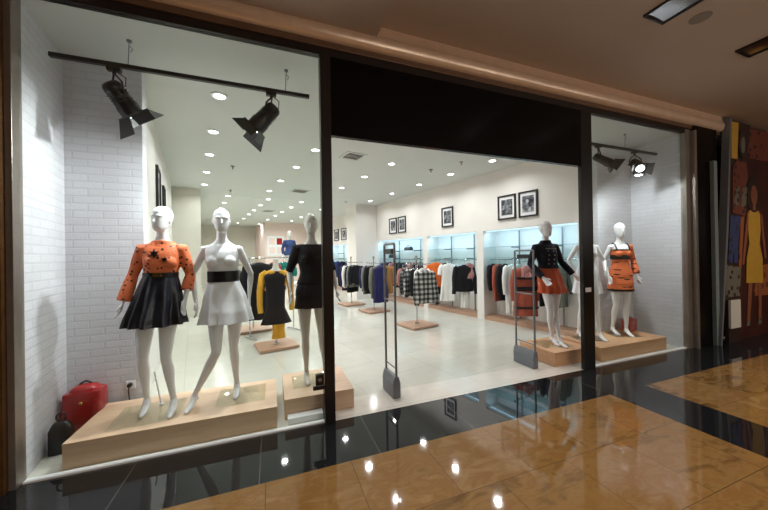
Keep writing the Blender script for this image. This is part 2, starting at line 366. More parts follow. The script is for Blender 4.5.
for i, (u, v) in enumerate(rows):
    if v == 18.4 and u > 3.3: continue
    if (u, v) == (4.5, 10.55): continue
    lab = 'round white recessed downlight, %s of the %s' % (colname[i % 4], rowname[v])
    p = W(u, v, CEIL)
    if i == 0: o = dl; o.location = p; o['label'] = lab; o['group'] = 'shop ceiling downlights'
    else: o = dup(dl, p, 0, lab)
    lamp(p+Vector((0, 0, -.02)), 12 if v < 10 else 14)
# ceiling cassettes, sprinklers
def vent(u, v, s, lab):
    t = empty('ceiling_vent', lab, 'vent', W(u, v, CEIL), ANG, 'ceiling air vents')
    m = MB(); w = s/2
    for a, b, c, d in ((-w, w, -w, -w+.05), (-w, w, w-.05, w), (-w, -w+.05, -w+.05, w-.05), (w-.05, w, -w+.05, w-.05)): m.box(a, b, c, d, -.012, 0)
    m.build('frame', M['ceil'], t)
    MB().box(-w+.05, w-.05, -w+.05, w-.05, -.004, 0).build('backing', M['greyplastic'], t)
    for k in range(4):
        r = w-.08-k*.055
        if r < .03: break
        q = MB()
        for a, b, c, d in ((-r, r, -r, -r+.02), (-r, r, r-.02, r), (-r, -r+.02, -r, r), (r-.02, r, -r, r)): q.box(a, b, c, d, -.014, -.004)
        q.build('slat', M['silver'], t)
vent(2.67, 5.28, .42, 'dark square ceiling air vent nearest the doorway header')
vent(2.71, 8.85, .5, 'square ceiling air vent in the middle of the shop ceiling')
vent(2.71, 13.26, .5, 'small square air vent deep in the shop ceiling')
for k, (u, v, lab) in enumerate([(4.62, 5.24, 'grey sprinkler head between downlights near the right wall'), (4.81, 4.5, 'tiny sprinkler head beside the downlight at the doorway header'), (.75, 7.1, 'sprinkler head above the white dress mannequin, nearer of two'), (.95, 9.64, 'sprinkler head above the white dress mannequin, farther of two'), (4.64, 9.79, 'sprinkler head in front of the rose wall'), (5.27, 9.24, 'sprinkler head beside the white pillar')]):
    t = empty('sprinkler_head', lab, 'sprinkler', W(u, v, CEIL), 0, 'ceiling sprinklers')
    MB().cyl((0, 0, -.02), (0, 0, 0), .035, 16, .045).build('flange', M['silver'], t)
    MB().cyl((0, 0, -.06), (0, 0, -.02), .012, 10).cyl((0, 0, -.065), (0, 0, -.06), .024, 12).build('nozzle', M['silver'], t)

# ------------------------------------------------------------------ mannequins
TORSO = [(.86, .120, .085, .0), (.91, .158, .108, .004), (.97, .176, .120, .008), (1.03, .170, .116, .006), (1.10, .148, .100, 0), (1.17, .122, .086, -.004), (1.22, .112, .080, -.004),
         (1.28, .120, .086, -.002), (1.34, .134, .094, 0), (1.40, .140, .100, 0), (1.46, .143, .090, .004), (1.50, .142, .076, .010), (1.535, .112, .060, .014), (1.565, .070, .052, .012), (1.60, .048, .048, .006)]
def lerp(a, b, t): return a+(b-a)*t
def torso_at(z):
    for a, b in zip(TORSO, TORSO[1:]):
        if a[0] <= z <= b[0]:
            t = (z-a[0])/(b[0]-a[0]); return tuple(lerp(a[i], b[i], t) for i in (1, 2, 3))
    return TORSO[0][1:] if z < TORSO[0][0] else TORSO[-1][1:]
def shift(P, z):      # sideways sway of the hips / lean of the chest
    s = P.get('sway', 0); return s*max(0, 1-(z-.86)/.60)**1.3 if z > .86 else s
def torso_rings(P, zs, off):
    return [ell(shift(P, z), torso_at(z)[2], z, torso_at(z)[0]+off, torso_at(z)[1]+off, 28, .92) for z in zs]
def arm_pts(P, s):
    k = 'L' if s < 0 else 'R'
    sh = Vector((s*.150, .008, 1.492)); return [sh, Vector(P['elb'+k]), Vector(P['wri'+k])]
def hand(m, wr, d, side, curl, thumb):
    # wr wrist, d finger axis, side: across the palm (towards the thumb), curl: palm direction
    d = d.normalized(); side = (side-d*side.dot(d)).normalized(); nrm = d.cross(side).normalized()*(1 if curl > 0 else -1)
    p1 = wr+d*.085
    m.capsule([wr-d*.02, wr+d*.03, wr+d*.06, p1], [.022, .032, .037, .036], 14, .42, side)
    for i, (o, L) in enumerate([(.030, .072), (.010, .082), (-.011, .076), (-.031, .060)]):
        q = p1-d*.008+side*o; sp = side*(o*.28)
        a = q+(d+sp*3)*L*.45+nrm*L*.06; b = a+(d*.9+sp*2+nrm*.35)*L*.32; c = b+(d*.75+nrm*.65)*L*.25
        m.capsule([q, a, b, c], [.0098, .0090, .0082, .0070], 8)
    t0 = wr+d*.028+side*.026; t1 = t0+d*.030+side*.024+nrm*.012; t2 = t1+d*.032+side*.006+nrm*.010
    m.capsule([t0, t1, t2], [.013, .011, .0085], 8)
def body(P, parent, mat):
    m = MB()
    m.rings(torso_rings(P, [t[0] for t in TORSO], 0))
    sx = shift(P, 1.38)
    for s in (-1, 1): m.ball((s*.062+sx, -.070, 1.375), .052, .038, .050)
    for s in (-1, 1): m.ball((s*.078+shift(P, .955), .062, .955), .078, .070, .085)
    # neck and head
    hy = P.get('head', 0); R = Matrix.Translation((0, 0, 0)) @ Matrix.Rotation(hy, 4, 'Z')
    m.capsule([(0, .012, 1.53), (0, .004, 1.60), (0, -.006, 1.70)], [.058, .047, .045], 16)
    H = MB()
    hd = [(1.655, .018, .020, -.050), (1.668, .040, .046, -.042), (1.69, .054, .068, -.026), (1.72, .063, .083, -.012), (1.75, .069, .092, -.004), (1.78, .073, .098, .002), (1.81, .075, .101, .006), (1.84, .071, .097, .008), (1.865, .060, .083, .010), (1.885, .040, .058, .010), (1.897, .018, .026, .010)]
    H.rings([ell(0, cy, z, rx, ry, 28, .95) for z, rx, ry, cy in hd])
    H.prism([(-.011, -.085, 1.735), (.011, -.085, 1.735), (.004, -.085, 1.790), (-.004, -.085, 1.790)], (0, -.012, 0))
    H.capsule([(0, -.088, 1.788), (0, -.103, 1.765), (0, -.116, 1.742)], [.005, .007, .010], 10)
    for s in (-1, 1):
        H.capsule([(s*.012, -.095, 1.797), (s*.034, -.090, 1.801), (s*.054, -.068, 1.795)], [.005, .006, .005], 8)     # brow
        H.ball((s*.028, -.080, 1.776), .012, .008, .006)
        H.ball((s*.074, .006, 1.765), .007, .018, .030)                                                                   # ear
    H.capsule([(-.020, -.084, 1.711), (0, -.095, 1.712), (.020, -.084, 1.711)], [.005, .008, .005], 8)                 # lips
    H.capsule([(-.014, -.083, 1.701), (0, -.092, 1.700), (.014, -.083, 1.701)], [.005, .008, .005], 8)
    H.ball((0, -.066, 1.675), .020, .018, .014)
    m.add([R @ p for p in H.v], H.f)
    for s in (-1, 1):
        k = 'L' if s < 0 else 'R'
        sh, el, wr = arm_pts(P, s)
        m.capsule([sh+Vector((-s*.05, 0, .005)), sh, sh.lerp(el, .35), sh.lerp(el, .75), el, el.lerp(wr, .3), el.lerp(wr, .7), wr], [.040, .043, .037, .031, .028, .029, .022, .017], 14)
        d = (wr-el).normalized()
        if 'hd'+k in P: d = Vector(P['hd'+k]).normalized()
        hand(m, wr, d, Vector(P.get('hs'+k, (0, -1, 0))), P.get('hc'+k, -s), s)
        hip = Vector((s*.088+shift(P, .93), .004, .93)); kn = Vector(P['kne'+k]); an = Vector(P['ank'+k])
        c = kn.lerp(an, .32)+Vector((0, .014, 0))
        m.capsule([hip, hip.lerp(kn, .3), hip.lerp(kn, .7), kn, c, kn.lerp(an, .72), an], [.090, .076, .058, .043, .045, .030, .024], 16)
        fd = Vector(P.get('ft'+k, (0, -1, 0))).normalized()
        z0 = an.z
        m.capsule([an+Vector((0, 0, .0)), Vector((an.x, an.y, 0))+fd*.045+Vector((0, 0, .050)), Vector((an.x, an.y, 0))+fd*.105+Vector((0, 0, .022)), Vector((an.x, an.y, 0))+fd*.16+Vector((0, 0, .014))], [.030, .032, .031, .020], 12, .82, fd.cross(Vector((0, 0, 1))))
        m.capsule([an+Vector((0, 0, -.005)), Vector((an.x, an.y, .058))-fd*.030], [.027, .022], 10)
    return remeshed(m, 'body', mat, parent, .0058, 4, .5)
def sleeve(m, P, s, to, off=.012, flare=0.0, puff=0.0):
    sh, el, wr = arm_pts(P, s); top = sh+Vector((-s*.06, 0, .004))
    pts = [top, sh, sh.lerp(el, .4), sh.lerp(el, .8), el]; rad = [.042+off, .045+off+puff, .038+off+puff*.8, .032+off, .030+off]
    if to > 1:
        t = to-1; pts += [el.lerp(wr, t*.5), el.lerp(wr, t)]; rad += [.034+off+flare*.4, .026+off+flare]
    else:
        pts = pts[:-1] if to < .9 else pts; rad = rad[:len(pts)]
    m.tube(pts, rad, 18)
def top_garment(P, parent, name, mat, z0, z1, off=.013, arms=(1.9, 1.9), flare=0, puff=0, hem=0.0, voxel=.007):
    m = MB(); zs = [z0+(z1-z0)*i/14 for i in range(15)]; rs = []
    for z in zs:
        a = torso_at(z); t = (z-z0)/(z1-z0); o = off+hem*(1-t)**3
        rs.append(ell(shift(P, z), a[2], z, a[0]+o, a[1]+o+.004, 36, .92, 9, .018*(1-t), z*3))
    m.rings(rs)
    if z0 < 1.36 < z1-.02:
        for s in (-1, 1): m.ball((s*.066+shift(P, 1.38), -.070, 1.372), .056+off*.5, .042+off, .056+off*.5)
    for s, to in zip((-1, 1), arms):
        if to: sleeve(m, P, s, to, off, flare, puff)
    return remeshed(m, name, mat, parent, voxel, 3, .5)
def skirt(P, parent, name, mat, z0, z1, w1, d1, folds=14, amp=.06, th=.006, e=.95, cx=0, n=168, z_wob=0.0):
    # z0 waist, z1 hem; pleats deepen towards the hem
    a0 = torso_at(z0); K = 22; out, inn = [], []
    for i in range(K+1):
        t = i/K; z = lerp(z0, z1, t); s_ = t**.85
        lo = torso_at(max(z, .86)); bx, by, cy = lo if z > .86 else (.158, .108, .004)
        rx = max(lerp(a0[0]+.012, w1, s_), bx+.013 if z > .86 else 0); ry = max(lerp(a0[1]+.012, d1, s_), by+.015 if z > .86 else 0)
        r1, r2 = [], []
        for k in range(n):
            g = 2*PI*k/n; q = 1+amp*t**.8*(math.cos(folds*g+.6*math.sin(3*g))+.35*math.cos(5*g+1.3)); c, s2 = math.cos(g), math.sin(g)
            zz = z+z_wob*t*math.cos(folds*g)
            r1.append(Vector((cx*t+shift(P, max(z, .86))+rx*q*math.copysign(abs(c)**e, c), cy+ry*q*math.copysign(abs(s2)**e, s2), zz)))
            q2 = q-th/rx; r2.append(Vector((cx*t+shift(P, max(z, .86))+rx*q2*math.copysign(abs(c)**e, c), cy+ry*q2*math.copysign(abs(s2)**e, s2), zz)))
        out.append(r1); inn.append(r2)
    m = MB(); m.rings(out+inn[::-1], caps=False)
    nn = len(out[0]); tot = 2*(K+1)
    for k in range(nn): m.f.append(((tot-1)*nn+k, (tot-1)*nn+(k+1) % nn, (k+1) % nn, k))
    return m.build(name, mat, parent, smooth=True)
def belt(P, parent, name, mat, z, h, off=.02, e=.92):
    m = MB(); rs = []
    for o, zz in ((off-.006, z-h/2), (off, z-h/2), (off, z+h/2), (off-.006, z+h/2)):
        a = torso_at(z); rs.append(ell(shift(P, z), a[2], zz, a[0]+o, a[1]+o+.004, 40, e))
    m.rings(rs, caps=False)
    for k in range(40): m.f.append((120+k, 120+(k+1) % 40, (k+1) % 40, k))
    return m.build(name, mat, parent, smooth=True)
def stand_plate(t, cx, cy, w, d, rod=None):
    MB().box(cx-w/2, cx+w/2, cy-d/2, cy+d/2, 0, .010).build('base_plate', M['plate'], t)
    if rod: MB().cyl((rod[0], rod[1], .010), (rod[2], rod[3], rod[4]), .007, 10).cyl((rod[0], rod[1], .010), (rod[0], rod[1], .022), .018, 12).build('support_rod', M['mann'], t, smooth=True)

M['orange_top'] = splatter('orange blouse with dark splashes', S(232, 120, 72), S(40, 22, 24), 24, .40)
M['orange_dress'] = splatter('orange patterned dress', S(232, 118, 66), S(52, 22, 18), 7, .40, (.6, .6, 3.2))
M['leather'] = plain('black leather', S(24, 26, 36), .3, var=.2, bmp=.2, scale=20)
M['beltblk'] = plain('black belt leather', S(16, 15, 18), .35)
M['gold'] = plain('gold buckle', S(206, 168, 80), .25, metal=1)
M['whitecloth'] = fabric('white crepe', S(236, 236, 240), .7, .3, .03)
M['blackcloth'] = fabric('black cloth', S(18, 18, 22), .85, .5)
M['charcoal'] = fabric('charcoal cloth', S(36, 35, 40), .85, .5)
M['rust'] = fabric('rust satin', S(184, 82, 46), .5, .8, .35, 10)
M['navyjkt'] = fabric('navy black jacket cloth', S(22, 24, 34), .8, .4)

GM = 'mannequins on the wooden display plinths'
PZ = .2
# 1: orange blouse, black leather skirt
t = empty('mannequin', 'white mannequin in orange splash-print blouse and black flared skirt, leftmost in the window', 'mannequin', (-.955, 3.38, PZ), math.radians(2), GM)
P = dict(elbL=(-.235, .03, 1.26), wriL=(-.285, -.04, 1.03), elbR=(.215, .03, 1.25), wriR=(.185, -.06, 1.02), kneL=(-.155, -.03, .50), ankL=(-.150, .06, .10), kneR=(.03, -.07, .50), ankR=(.085, -.06, .10),
         head=math.radians(-22), hsL=(.3, -1, 0), hsR=(-.3, -1, 0), sway=-.055)
body(P, t, M['mann'])
b = top_garment(P, t, 'blouse', M['orange_top'], 1.235, 1.575, .013, (1.97, 1.62), .014, .006, .0)
# dark star appliques on the chest
for (sx, sz, r) in ((-.035, 1.455, .040), (.045, 1.400, .026)):
    poly = []
    for k in range(12):
        rr = r if k % 2 == 0 else r*.38; poly.append((sx+rr*math.sin(PI*k/6), -.128-.02*(1.5-sz)*3, sz+rr*math.cos(PI*k/6)))
    MB().prism(poly, (0, .035, 0)).build('star_applique', M['beltblk'], b)
skirt(P, t, 'skirt', M['leather'], 1.265, .80, .232, .20, 11, .11)
bl = belt(P, t, 'belt', M['beltblk'], 1.262, .036, .022)
MB().box(-.050, .015, -.116, -.104, 1.246, 1.278).build('buckle', M['gold'], bl, bevel=.003)
stand_plate(t, -.10, -.04, .50, .42, (-.05, .10, -.10, .085, .34))
# 2: white dress with a black belt
t = empty('mannequin', 'white mannequin in short white dress with wide black belt, second from left', 'mannequin', (-.46, 3.38, PZ), 0, GM)
P = dict(elbL=(-.265, .05, 1.24), wriL=(-.225, -.03, .99), elbR=(.255, .06, 1.24), wriR=(.235, .10, .99), kneL=(-.045, -.12, .51), ankL=(-.245, -.03, .10), kneR=(.085, .05, .50), ankR=(.105, .12, .10),
         head=math.radians(8), hsL=(.2, -1, 0), hsR=(-.2, -1, 0), sway=.03, ftL=(-.25, -1, 0))
body(P, t, M['mann'])
m = MB()
d = top_garment(P, t, 'dress_bodice', M['whitecloth'], 1.20, 1.535, .010, (0, 0), 0, 0)
skirt(P, t, 'dress_skirt', M['whitecloth'], 1.225, .775, .228, .185, 9, .11)
belt(P, t, 'belt', M['beltblk'], 1.225, .105, .029)
stand_plate(t, .16, .04, .44, .40, None)
# 3: black tee and skirt, beside the dark post
t = empty('mannequin', 'ivory mannequin in black top and charcoal skirt, on the short plinth beside the left post', 'mannequin', (.43, 3.55, PZ), 0, GM)
P = dict(elbL=(-.245, .06, 1.24), wriL=(-.235, -.06, 1.02), elbR=(.25, .04, 1.24), wriR=(.27, -.05, 1.02), kneL=(-.085, -.03, .50), ankL=(-.075, .0, .10), kneR=(.105, .02, .50), ankR=(.15, .08, .10),
         head=math.radians(-6), hsL=(.2, -1, 0), hsR=(-.2, -1, 0), sway=.0)
body(P, t, M['mann_ivory'])
top_garment(P, t, 'top', M['blackcloth'], 1.10, 1.545, .014, (.98, .98), 0, .010, .01)
skirt(P, t, 'skirt', M['charcoal'], 1.14, .83, .205, .145, 7, .03)
stand_plate(t, .0, -.02, .46, .36, None)
# 4: black jacket, rust skirt
t = empty('mannequin', 'mannequin in buttoned black jacket and rust orange mini skirt, standing by the right post', 'mannequin', (3.97, 3.52, PZ), math.radians(-12), GM)
P = dict(elbL=(-.235, .05, 1.25), wriL=(-.165, -.17, 1.03), elbR=(.28, .02, 1.26), wriR=(.42, -.06, 1.06), kneL=(.02, -.05, .50), ankL=(.095, .02, .10), kneR=(.14, .00, .50), ankR=(.125, -.10, .10),
         head=math.radians(12), hsL=(.6, -.6, .2), hsR=(-.2, -1, 0), sway=.10)
body(P, t, M['mann'])
j = top_garment(P, t, 'jacket', M['navyjkt'], 1.17, 1.585, .016, (1.92, 1.92), .004, .008, .02)
q = MB(); q.rings([ell(0, .008, 1.565, .090, .074, 28), ell(0, .0, 1.60, .070, .070, 28), ell(0, .0, 1.60, .062, .062, 28), ell(0, .008, 1.565, .08, .066, 28)]); q.build('collar', M['navyjkt'], j, smooth=True)
for s in (-1, 1):
    for k in range(4): MB().ball((s*.045, -.128-(.012 if k in (2,) else 0)+.004*k*(k > 2), 1.24+k*.065), .011, .006, .011, 10, 6).build('button', M['silver'], j, smooth=True)
    MB().box(s*.045-.04, s*.045+.04, -.126, -.114, 1.462, 1.476).build('epaulette_bar', M['silver'], j)
skirt(P, t, 'skirt', M['rust'], 1.19, .79, .200, .165, 8, .11)
stand_plate(t, .06, -.02, .46, .36, None)
# 5: orange dress
t = empty('mannequin', 'white mannequin in fitted orange dress with dark bands, behind the right window glass', 'mannequin', (5.56, 3.44, PZ), math.radians(-24), GM)
P = dict(elbL=(-.235, .06, 1.25), wriL=(-.205, -.02, 1.00), elbR=(.245, .05, 1.25), wriR=(.235, -.05, 1.00), kneL=(-.075, .0, .50), ankL=(-.085, .09, .10), kneR=(.075, -.03, .50), ankR=(.05, -.04, .10),
         head=math.radians(-8), hsL=(.2, -1, 0), hsR=(-.2, -1, 0))
body(P, t, M['mann'])
d = top_garment(P, t, 'dress', M['orange_dress'], .86, 1.445, .012, (0, 0), 0, 0, .0)
m = MB(); sleeve(m, P, 1, 1.85, .012, .010, .0); remeshed(m, 'sleeve', M['orange_dress'], t, .007, 3)
skirt(P, t, 'dress_skirt', M['orange_dress'], .99, .75, .190, .150, 3, .01)
belt(P, t, 'chest_band', M['beltblk'], 1.315, .075, .020); 
belt(P, t, 'neck_band', M['beltblk'], 1.438, .018, .018)
m = MB(); a = [ell(0, .004, z, rx, ry, 40) for z, rx, ry in ((.745, .196, .155), (.76, .198, .157), (.78, .198, .157), (.78, .186, .146), (.745, .186, .146))]; m.rings(a, caps=False); m.build('hem_band', M['beltblk'], t, smooth=True)
for s in (-1, 1): MB().capsule([(s*.10, -.085, 1.44), (s*.105, -.04, 1.53), (s*.105, .02, 1.556), (s*.10, .08, 1.50)], [.010, .010, .010, .010], 8).build('shoulder_strap', M['beltblk'], t, smooth=True)
stand_plate(t, .02, .0, .44, .36, None)
# 6: white dress, mostly behind the right post
t = empty('mannequin', 'white mannequin in sleeveless white dress, half hidden behind the black right post', 'mannequin', (4.84, 3.50, PZ), math.radians(-20), GM)
P = dict(elbL=(-.285, .03, 1.28), wriL=(-.225, -.06, 1.05), elbR=(.275, -.02, 1.26), wriR=(.15, -.20, 1.10), kneL=(-.085, -.0, .50), ankL=(-.095, .09, .10), kneR=(.085, -.06, .50), ankR=(.13, -.08, .10),
         head=math.radians(0), hsL=(.2, -1, 0), hsR=(-.6, -.6, .2))
body(P, t, M['mann'])
top_garment(P, t, 'dress_bodice', M['whitecloth'], 1.16, 1.52, .010, (0, 0), 0, 0)
skirt(P, t, 'dress_skirt', M['whitecloth'], 1.20, .74, .215, .175, 10, .06)
stand_plate(t, .0, .0, .44, .36, None)

# ------------------------------------------------------------------ plinths
def plinth(x0, x1, y0, y1, mat, lab):
    t = empty('display_plinth', lab, 'plinth', ((x0+x1)/2, (y0+y1)/2, 0), 0, 'wooden display plinths')
    w, d_ = (x1-x0)/2, (y1-y0)/2
    MB().box(-w, w, -d_, d_, .002, .182).build('body', mat, t, bevel=.002)
    MB().box(-w-.001, w+.001, -d_-.001, d_+.001, .182, .20).build('top_board', mat, t, bevel=.002)
plinth(-1.52, .03, 3.035, 3.74, M['plinth'], 'long pale oak plinth under the two leftmost mannequins')
plinth(.10, .80, 3.14, 3.84, M['plinth'], 'short pale oak plinth under the black clad mannequin at the left post')
plinth(3.70, 4.42, 3.16, 3.80, M['plinth_r'], 'short warm oak plinth under the mannequin in the black jacket')
plinth(4.50, 6.05, 3.06, 3.72, M['plinth_r'], 'long warm oak plinth in the right window')
# white filler block under the left post
o = MB().box(.125, .46, 2.98+.055, 3.13, .002, .06).build('white_foot_block', M['white'], bevel=.004); tag(o, 'low white block at the foot of the short plinth beside the left post', 'block')

# ------------------------------------------------------------------ tracks and stage spotlights
def track(x0, x1, y, z, wires, lab):
    t = empty('lighting_track', lab, 'light track', ((x0+x1)/2, y, z), 0, 'hanging light tracks')
    w = (x1-x0)/2
    MB().box(-w, w, -.018, .018, -.018, .018).build('rail', M['blackplastic'], t, bevel=.002)
    for x in wires:
        q = MB().cyl((x-(x0+x1)/2, 0, .018), (x-(x0+x1)/2+.01, 0, CEIL-z), .0035, 8); q.cyl((x-(x0+x1)/2+.01, 0, CEIL-z-.012), (x-(x0+x1)/2+.01, 0, CEIL-z), .02, 14)
        q.capsule([(x-(x0+x1)/2+.01, -.01, CEIL-z-.05), (x-(x0+x1)/2+.035, 0, CEIL-z-.07), (x-(x0+x1)/2+.02, 0, CEIL-z-.10)], [.003, .003, .003], 6)
        q.build('suspension_wire', M['greyplastic'], t, smooth=True)
track(-1.70, .40, 3.3, 3.31, (-1.17, .16), 'long black light track hanging above the left window mannequins')
track(4.10, 6.33, 3.3, 3.30, (5.50, ), 'black light track hanging above the right window mannequins')
def spot(ax, hx0, hx1, y, lab, zt=3.29, power=60, pts=None, size=1.25, aim=None, roll=0):
    # ax: x on the track; head runs from rear point hx0 to lens point hx1
    t = empty('stage_spotlight', lab, 'spotlight', (ax, y, zt), 0, 'black barn-door spotlights')
    O = Vector((ax, y, zt)); a = Vector(hx0)-O; b = Vector(hx1)-O; d = (b-a).normalized()
    zq = d.to_track_quat('Z', 'X').to_matrix().to_4x4(); T = Matrix.Translation(a) @ zq; L = (b-a).length
    k = size
    m = MB(); r = .062*k
    q = MB().rings([[Vector((rr*math.cos(2*PI*i/24), rr*math.sin(2*PI*i/24), zz)) for i in range(24)] for rr, zz in ((r*.35, -.02), (r*.75, -.012), (r*.95, .01), (r, .05), (r*.96, .055), (r*.96, L*.45), (r*1.05, L*.5), (r*1.05, L*.62), (r*1.15, L*.66), (r*1.15, L*.98), (r*1.0, L))])
    m.add([T @ p for p in q.v], q.f)
    m.build('housing', M['blackplastic'], t, smooth=True)
    c = MB()
    for i in range(4): c.rings([[T @ Vector((rr*math.cos(2*PI*j/24), rr*math.sin(2*PI*j/24), zz)) for j in range(24)] for rr, zz in ((r*.9, .07+i*.022), (r*1.1, .072+i*.022), (r*1.1, .078+i*.022), (r*.9, .080+i*.022))])
    c.build('cooling_fin', M['blackplastic'], t)
    q = MB().cyl((0, 0, L-.004), (0, 0, L+.003), r*.88, 24); MB().add([T @ p for p in q.v], q.f).build('lens', M['spotlens'], t)
    # barn doors
    for i, (op, ln, wd) in enumerate([(32, .13, .165), (14, .075, .11), (44, .10, .16), (14, .075, .11)]):
        ph = i*PI/2; R_ = Matrix.Rotation(ph+roll, 4, 'Z'); op = math.radians(op); w0 = r*1.15; w1 = wd*.62*k; e = r*1.18
        p = [Vector((-w0, e, L-.01)), Vector((w0, e, L-.01)), Vector((w1, e+ln*k*math.sin(op), L-.01+ln*k*math.cos(op))), Vector((-w1, e+ln*k*math.sin(op), L-.01+ln*k*math.cos(op)))]
        nrm = Vector((0, math.cos(op), -math.sin(op)))*.004
        MB().prism([T @ (R_ @ v) for v in p], (T.to_3x3() @ (R_.to_3x3() @ nrm))).build('barn_door', M['blackplastic'], t)
    fr = MB(); 
    for i in range(4):
        R_ = Matrix.Rotation(i*PI/2, 4, 'Z'); fr.box(-r*1.2, r*1.2, r*1.12, r*1.24, L-.02, L+.004, T @ R_)
    fr.build('door_frame', M['blackplastic'], t)
    # yoke and clamp
    mid = a+(b-a)*.32; up = Vector((0, 0, -.05)); sd = d.cross(Vector((0, 0, 1))).normalized()*(r*1.25)
    y_ = MB(); y_.capsule([mid+sd, mid+sd+(up-mid)*.45, up, mid-sd+(up-mid)*.45, mid-sd], [.008]*5, 8)
    y_.cyl(mid+sd*1.25, mid+sd*.8, .016, 12); y_.cyl(mid-sd*1.25, mid-sd*.8, .016, 12)
    y_.build('yoke', M['blackplastic'], t, smooth=True)
    MB().box(-.05, .05, -.022, .022, -.035, .0).cyl((0, 0, -.07), (0, 0, -.03), .014, 12).build('track_adapter', M['blackplastic'], t)
    cb = MB().capsule([(.02, 0, -.04), (.075, .02, -.07), (.07, .03, -.14), a+Vector((0, 0, .02))+(b-a)*.1], [.005]*4, 6); cb.build('cable', M['blackplastic'], t, smooth=True)
    li = bpy.data.lights.new('stage_lamp', 'SPOT'); li.energy = power; li.spot_size = math.radians(115); li.spot_blend = .7; li.shadow_soft_size = .05; li.color = (.96, .98, 1)
    lo = bpy.data.objects.new('stage_lamp', li); COL.objects.link(lo); lo.location = O+b+d*.02
    dd = (Vector(aim)-lo.location) if aim else d
    lo.rotation_euler = dd.to_track_quat('-Z', 'Y').to_euler()
spot(-1.27, (-1.30, 3.30, 3.14), (-1.17, 3.42, 2.93), 3.3, 'black barn-door spotlight at the wall end of the left track', power=70, roll=PI/2, aim=(-.6, 3.0, 1.2))
spot(.02, (.05, 3.30, 3.14), (-.15, 3.36, 2.92), 3.3, 'black barn-door spotlight at the post end of the left track', power=190, aim=(-1.75, 3.12, 1.1))
spot(4.86, (4.84, 3.34, 3.13), (5.00, 3.18, 2.97), 3.3, 'spotlight with open barn doors right beside the right post', power=110, size=.95, aim=(6.4, 3.3, 1.3))
spot(5.74, (5.77, 3.33, 3.12), (5.62, 3.15, 2.95), 3.3, 'glowing barn-door spotlight in the middle of the right window', power=90, size=1.05, aim=(5.2, 3.0, 1.0))
# ------------------------------------------------------------------ framed photographs
def photomat(name, seed):
    m, nt, b = newmat(name); b.inputs['Roughness'].default_value = .35
    tc = N(nt, 'ShaderNodeTexCoord'); mp = N(nt, 'ShaderNodeMapping'); mp.inputs['Location'].default_value = (seed*3.1, seed, 0)
    nt.links.new(tc.outputs['Object'], mp.inputs[0])
    no = N(nt, 'ShaderNodeTexNoise'); no.inputs['Scale'].default_value = 9; no.inputs['Detail'].default_value = 4; nt.links.new(mp.outputs[0], no.inputs['Vector'])
    nt.links.new(ramp(nt, no.outputs['Fac'], [(.35, S(30, 32, 36)), (.5, S(88, 92, 98)), (.65, S(190, 194, 198))]), b.inputs['Base Color'])
    return m
M['photo1'] = photomat('grey photograph print', 1); M['photo2'] = photomat('grey photograph print two', 2.3)
M['frameblk'] = plain('black picture frame', S(24, 22, 22), .4)
def picture(u, v0, v1, z0, z1, face, lab, k):
    # hangs on a wall of constant u; face -1 looks towards -u
    t = empty('framed_photograph', lab, 'picture', W(u, (v0+v1)/2, (z0+z1)/2), ANG, 'framed photographs on the shop walls')
    w, h = (v1-v0)/2, (z1-z0)/2; s = face
    def bx(y0, y1, a, b, x0, x1): return MB().box(min(s*x0, s*x1), max(s*x0, s*x1), y0, y1, a, b)
    q = MB()
    for y0, y1, a, b in ((-w, w, -h, -h+.035), (-w, w, h-.035, h), (-w, -w+.035, -h+.035, h-.035), (w-.035, w, -h+.035, h-.035)): q.box(min(s*.003, s*.035), max(s*.003, s*.035), y0, y1, a, b)
    q.build('frame', M['frameblk'], t)
    bx(-w+.014, w-.014, -h+.03, h-.03, .004, .014).build('mat_board', M['white'], t)
    mw, mh = w*.62, h*.64
    p = bx(-mw, mw, -mh, mh, .014, .017).build('print', M['photo1'] if k % 2 else M['photo2'], t)
    # pale figure in the print
    hd = MB().ball((s*.0175, (.25-k*.12)*mw, mh*.35), .0008, mw*.26, mh*.24, 14, 8); hd.build('portrait_head', plain('print light grey', S(186, 188, 190), .4) if k == 1 else M['greyplastic'], p)
for i, (v0, v1, lab) in enumerate([(4.07, 4.53, 'framed grey photograph on right wall, second from the doorway header end'), (3.57, 4.00, 'framed grey photograph on right wall, nearest to the right post'), (5.97, 6.41, 'single framed photograph alone above the middle niche'),
                                    (8.67, 9.13, 'left of the framed pair above the third niche near the pillar'), (8.14, 8.58, 'right of the framed pair above the third niche near the pillar')]):
    picture(NU, v0, v1, 2.38, 2.93, -1, lab, i)
for v0, v1, lab in ((13.6, 14.15, 'far framed photograph left of the white pillar, left of two'), (12.75, 13.3, 'far framed photograph left of the white pillar, nearer the pillar')): picture(NU, v0, v1, 2.38, 2.93, -1, lab, 0 if v0 > 13 else 1)
picture(-.44, 5.55, 6.05, 2.30, 3.0, 1, 'tall dark framed picture seen edge-on on the left wall', 1)
picture(-.44, 6.7, 7.1, 2.38, 2.93, 1, 'framed picture seen edge-on on the left wall, farther and partly behind the mannequin head', 0)
# poster panel on the rose wall
t = empty('poster_panel', 'white panel of small red and rose pictures on the far rose wall', 'poster', W(3.50, 17.46, 1.7), ANG)
MB().box(.0, .90, 0, .03, 0, 1.1).build('board', M['white'], t)
for i, (x, z, mname) in enumerate([(.10, .62, 'pink'), (.50, .62, 'redbag'), (.10, .12, 'pink'), (.50, .12, 'pink')]): MB().box(x, x+.30, -.006, 0, z, z+.36).build('picture_print', M[mname], t)

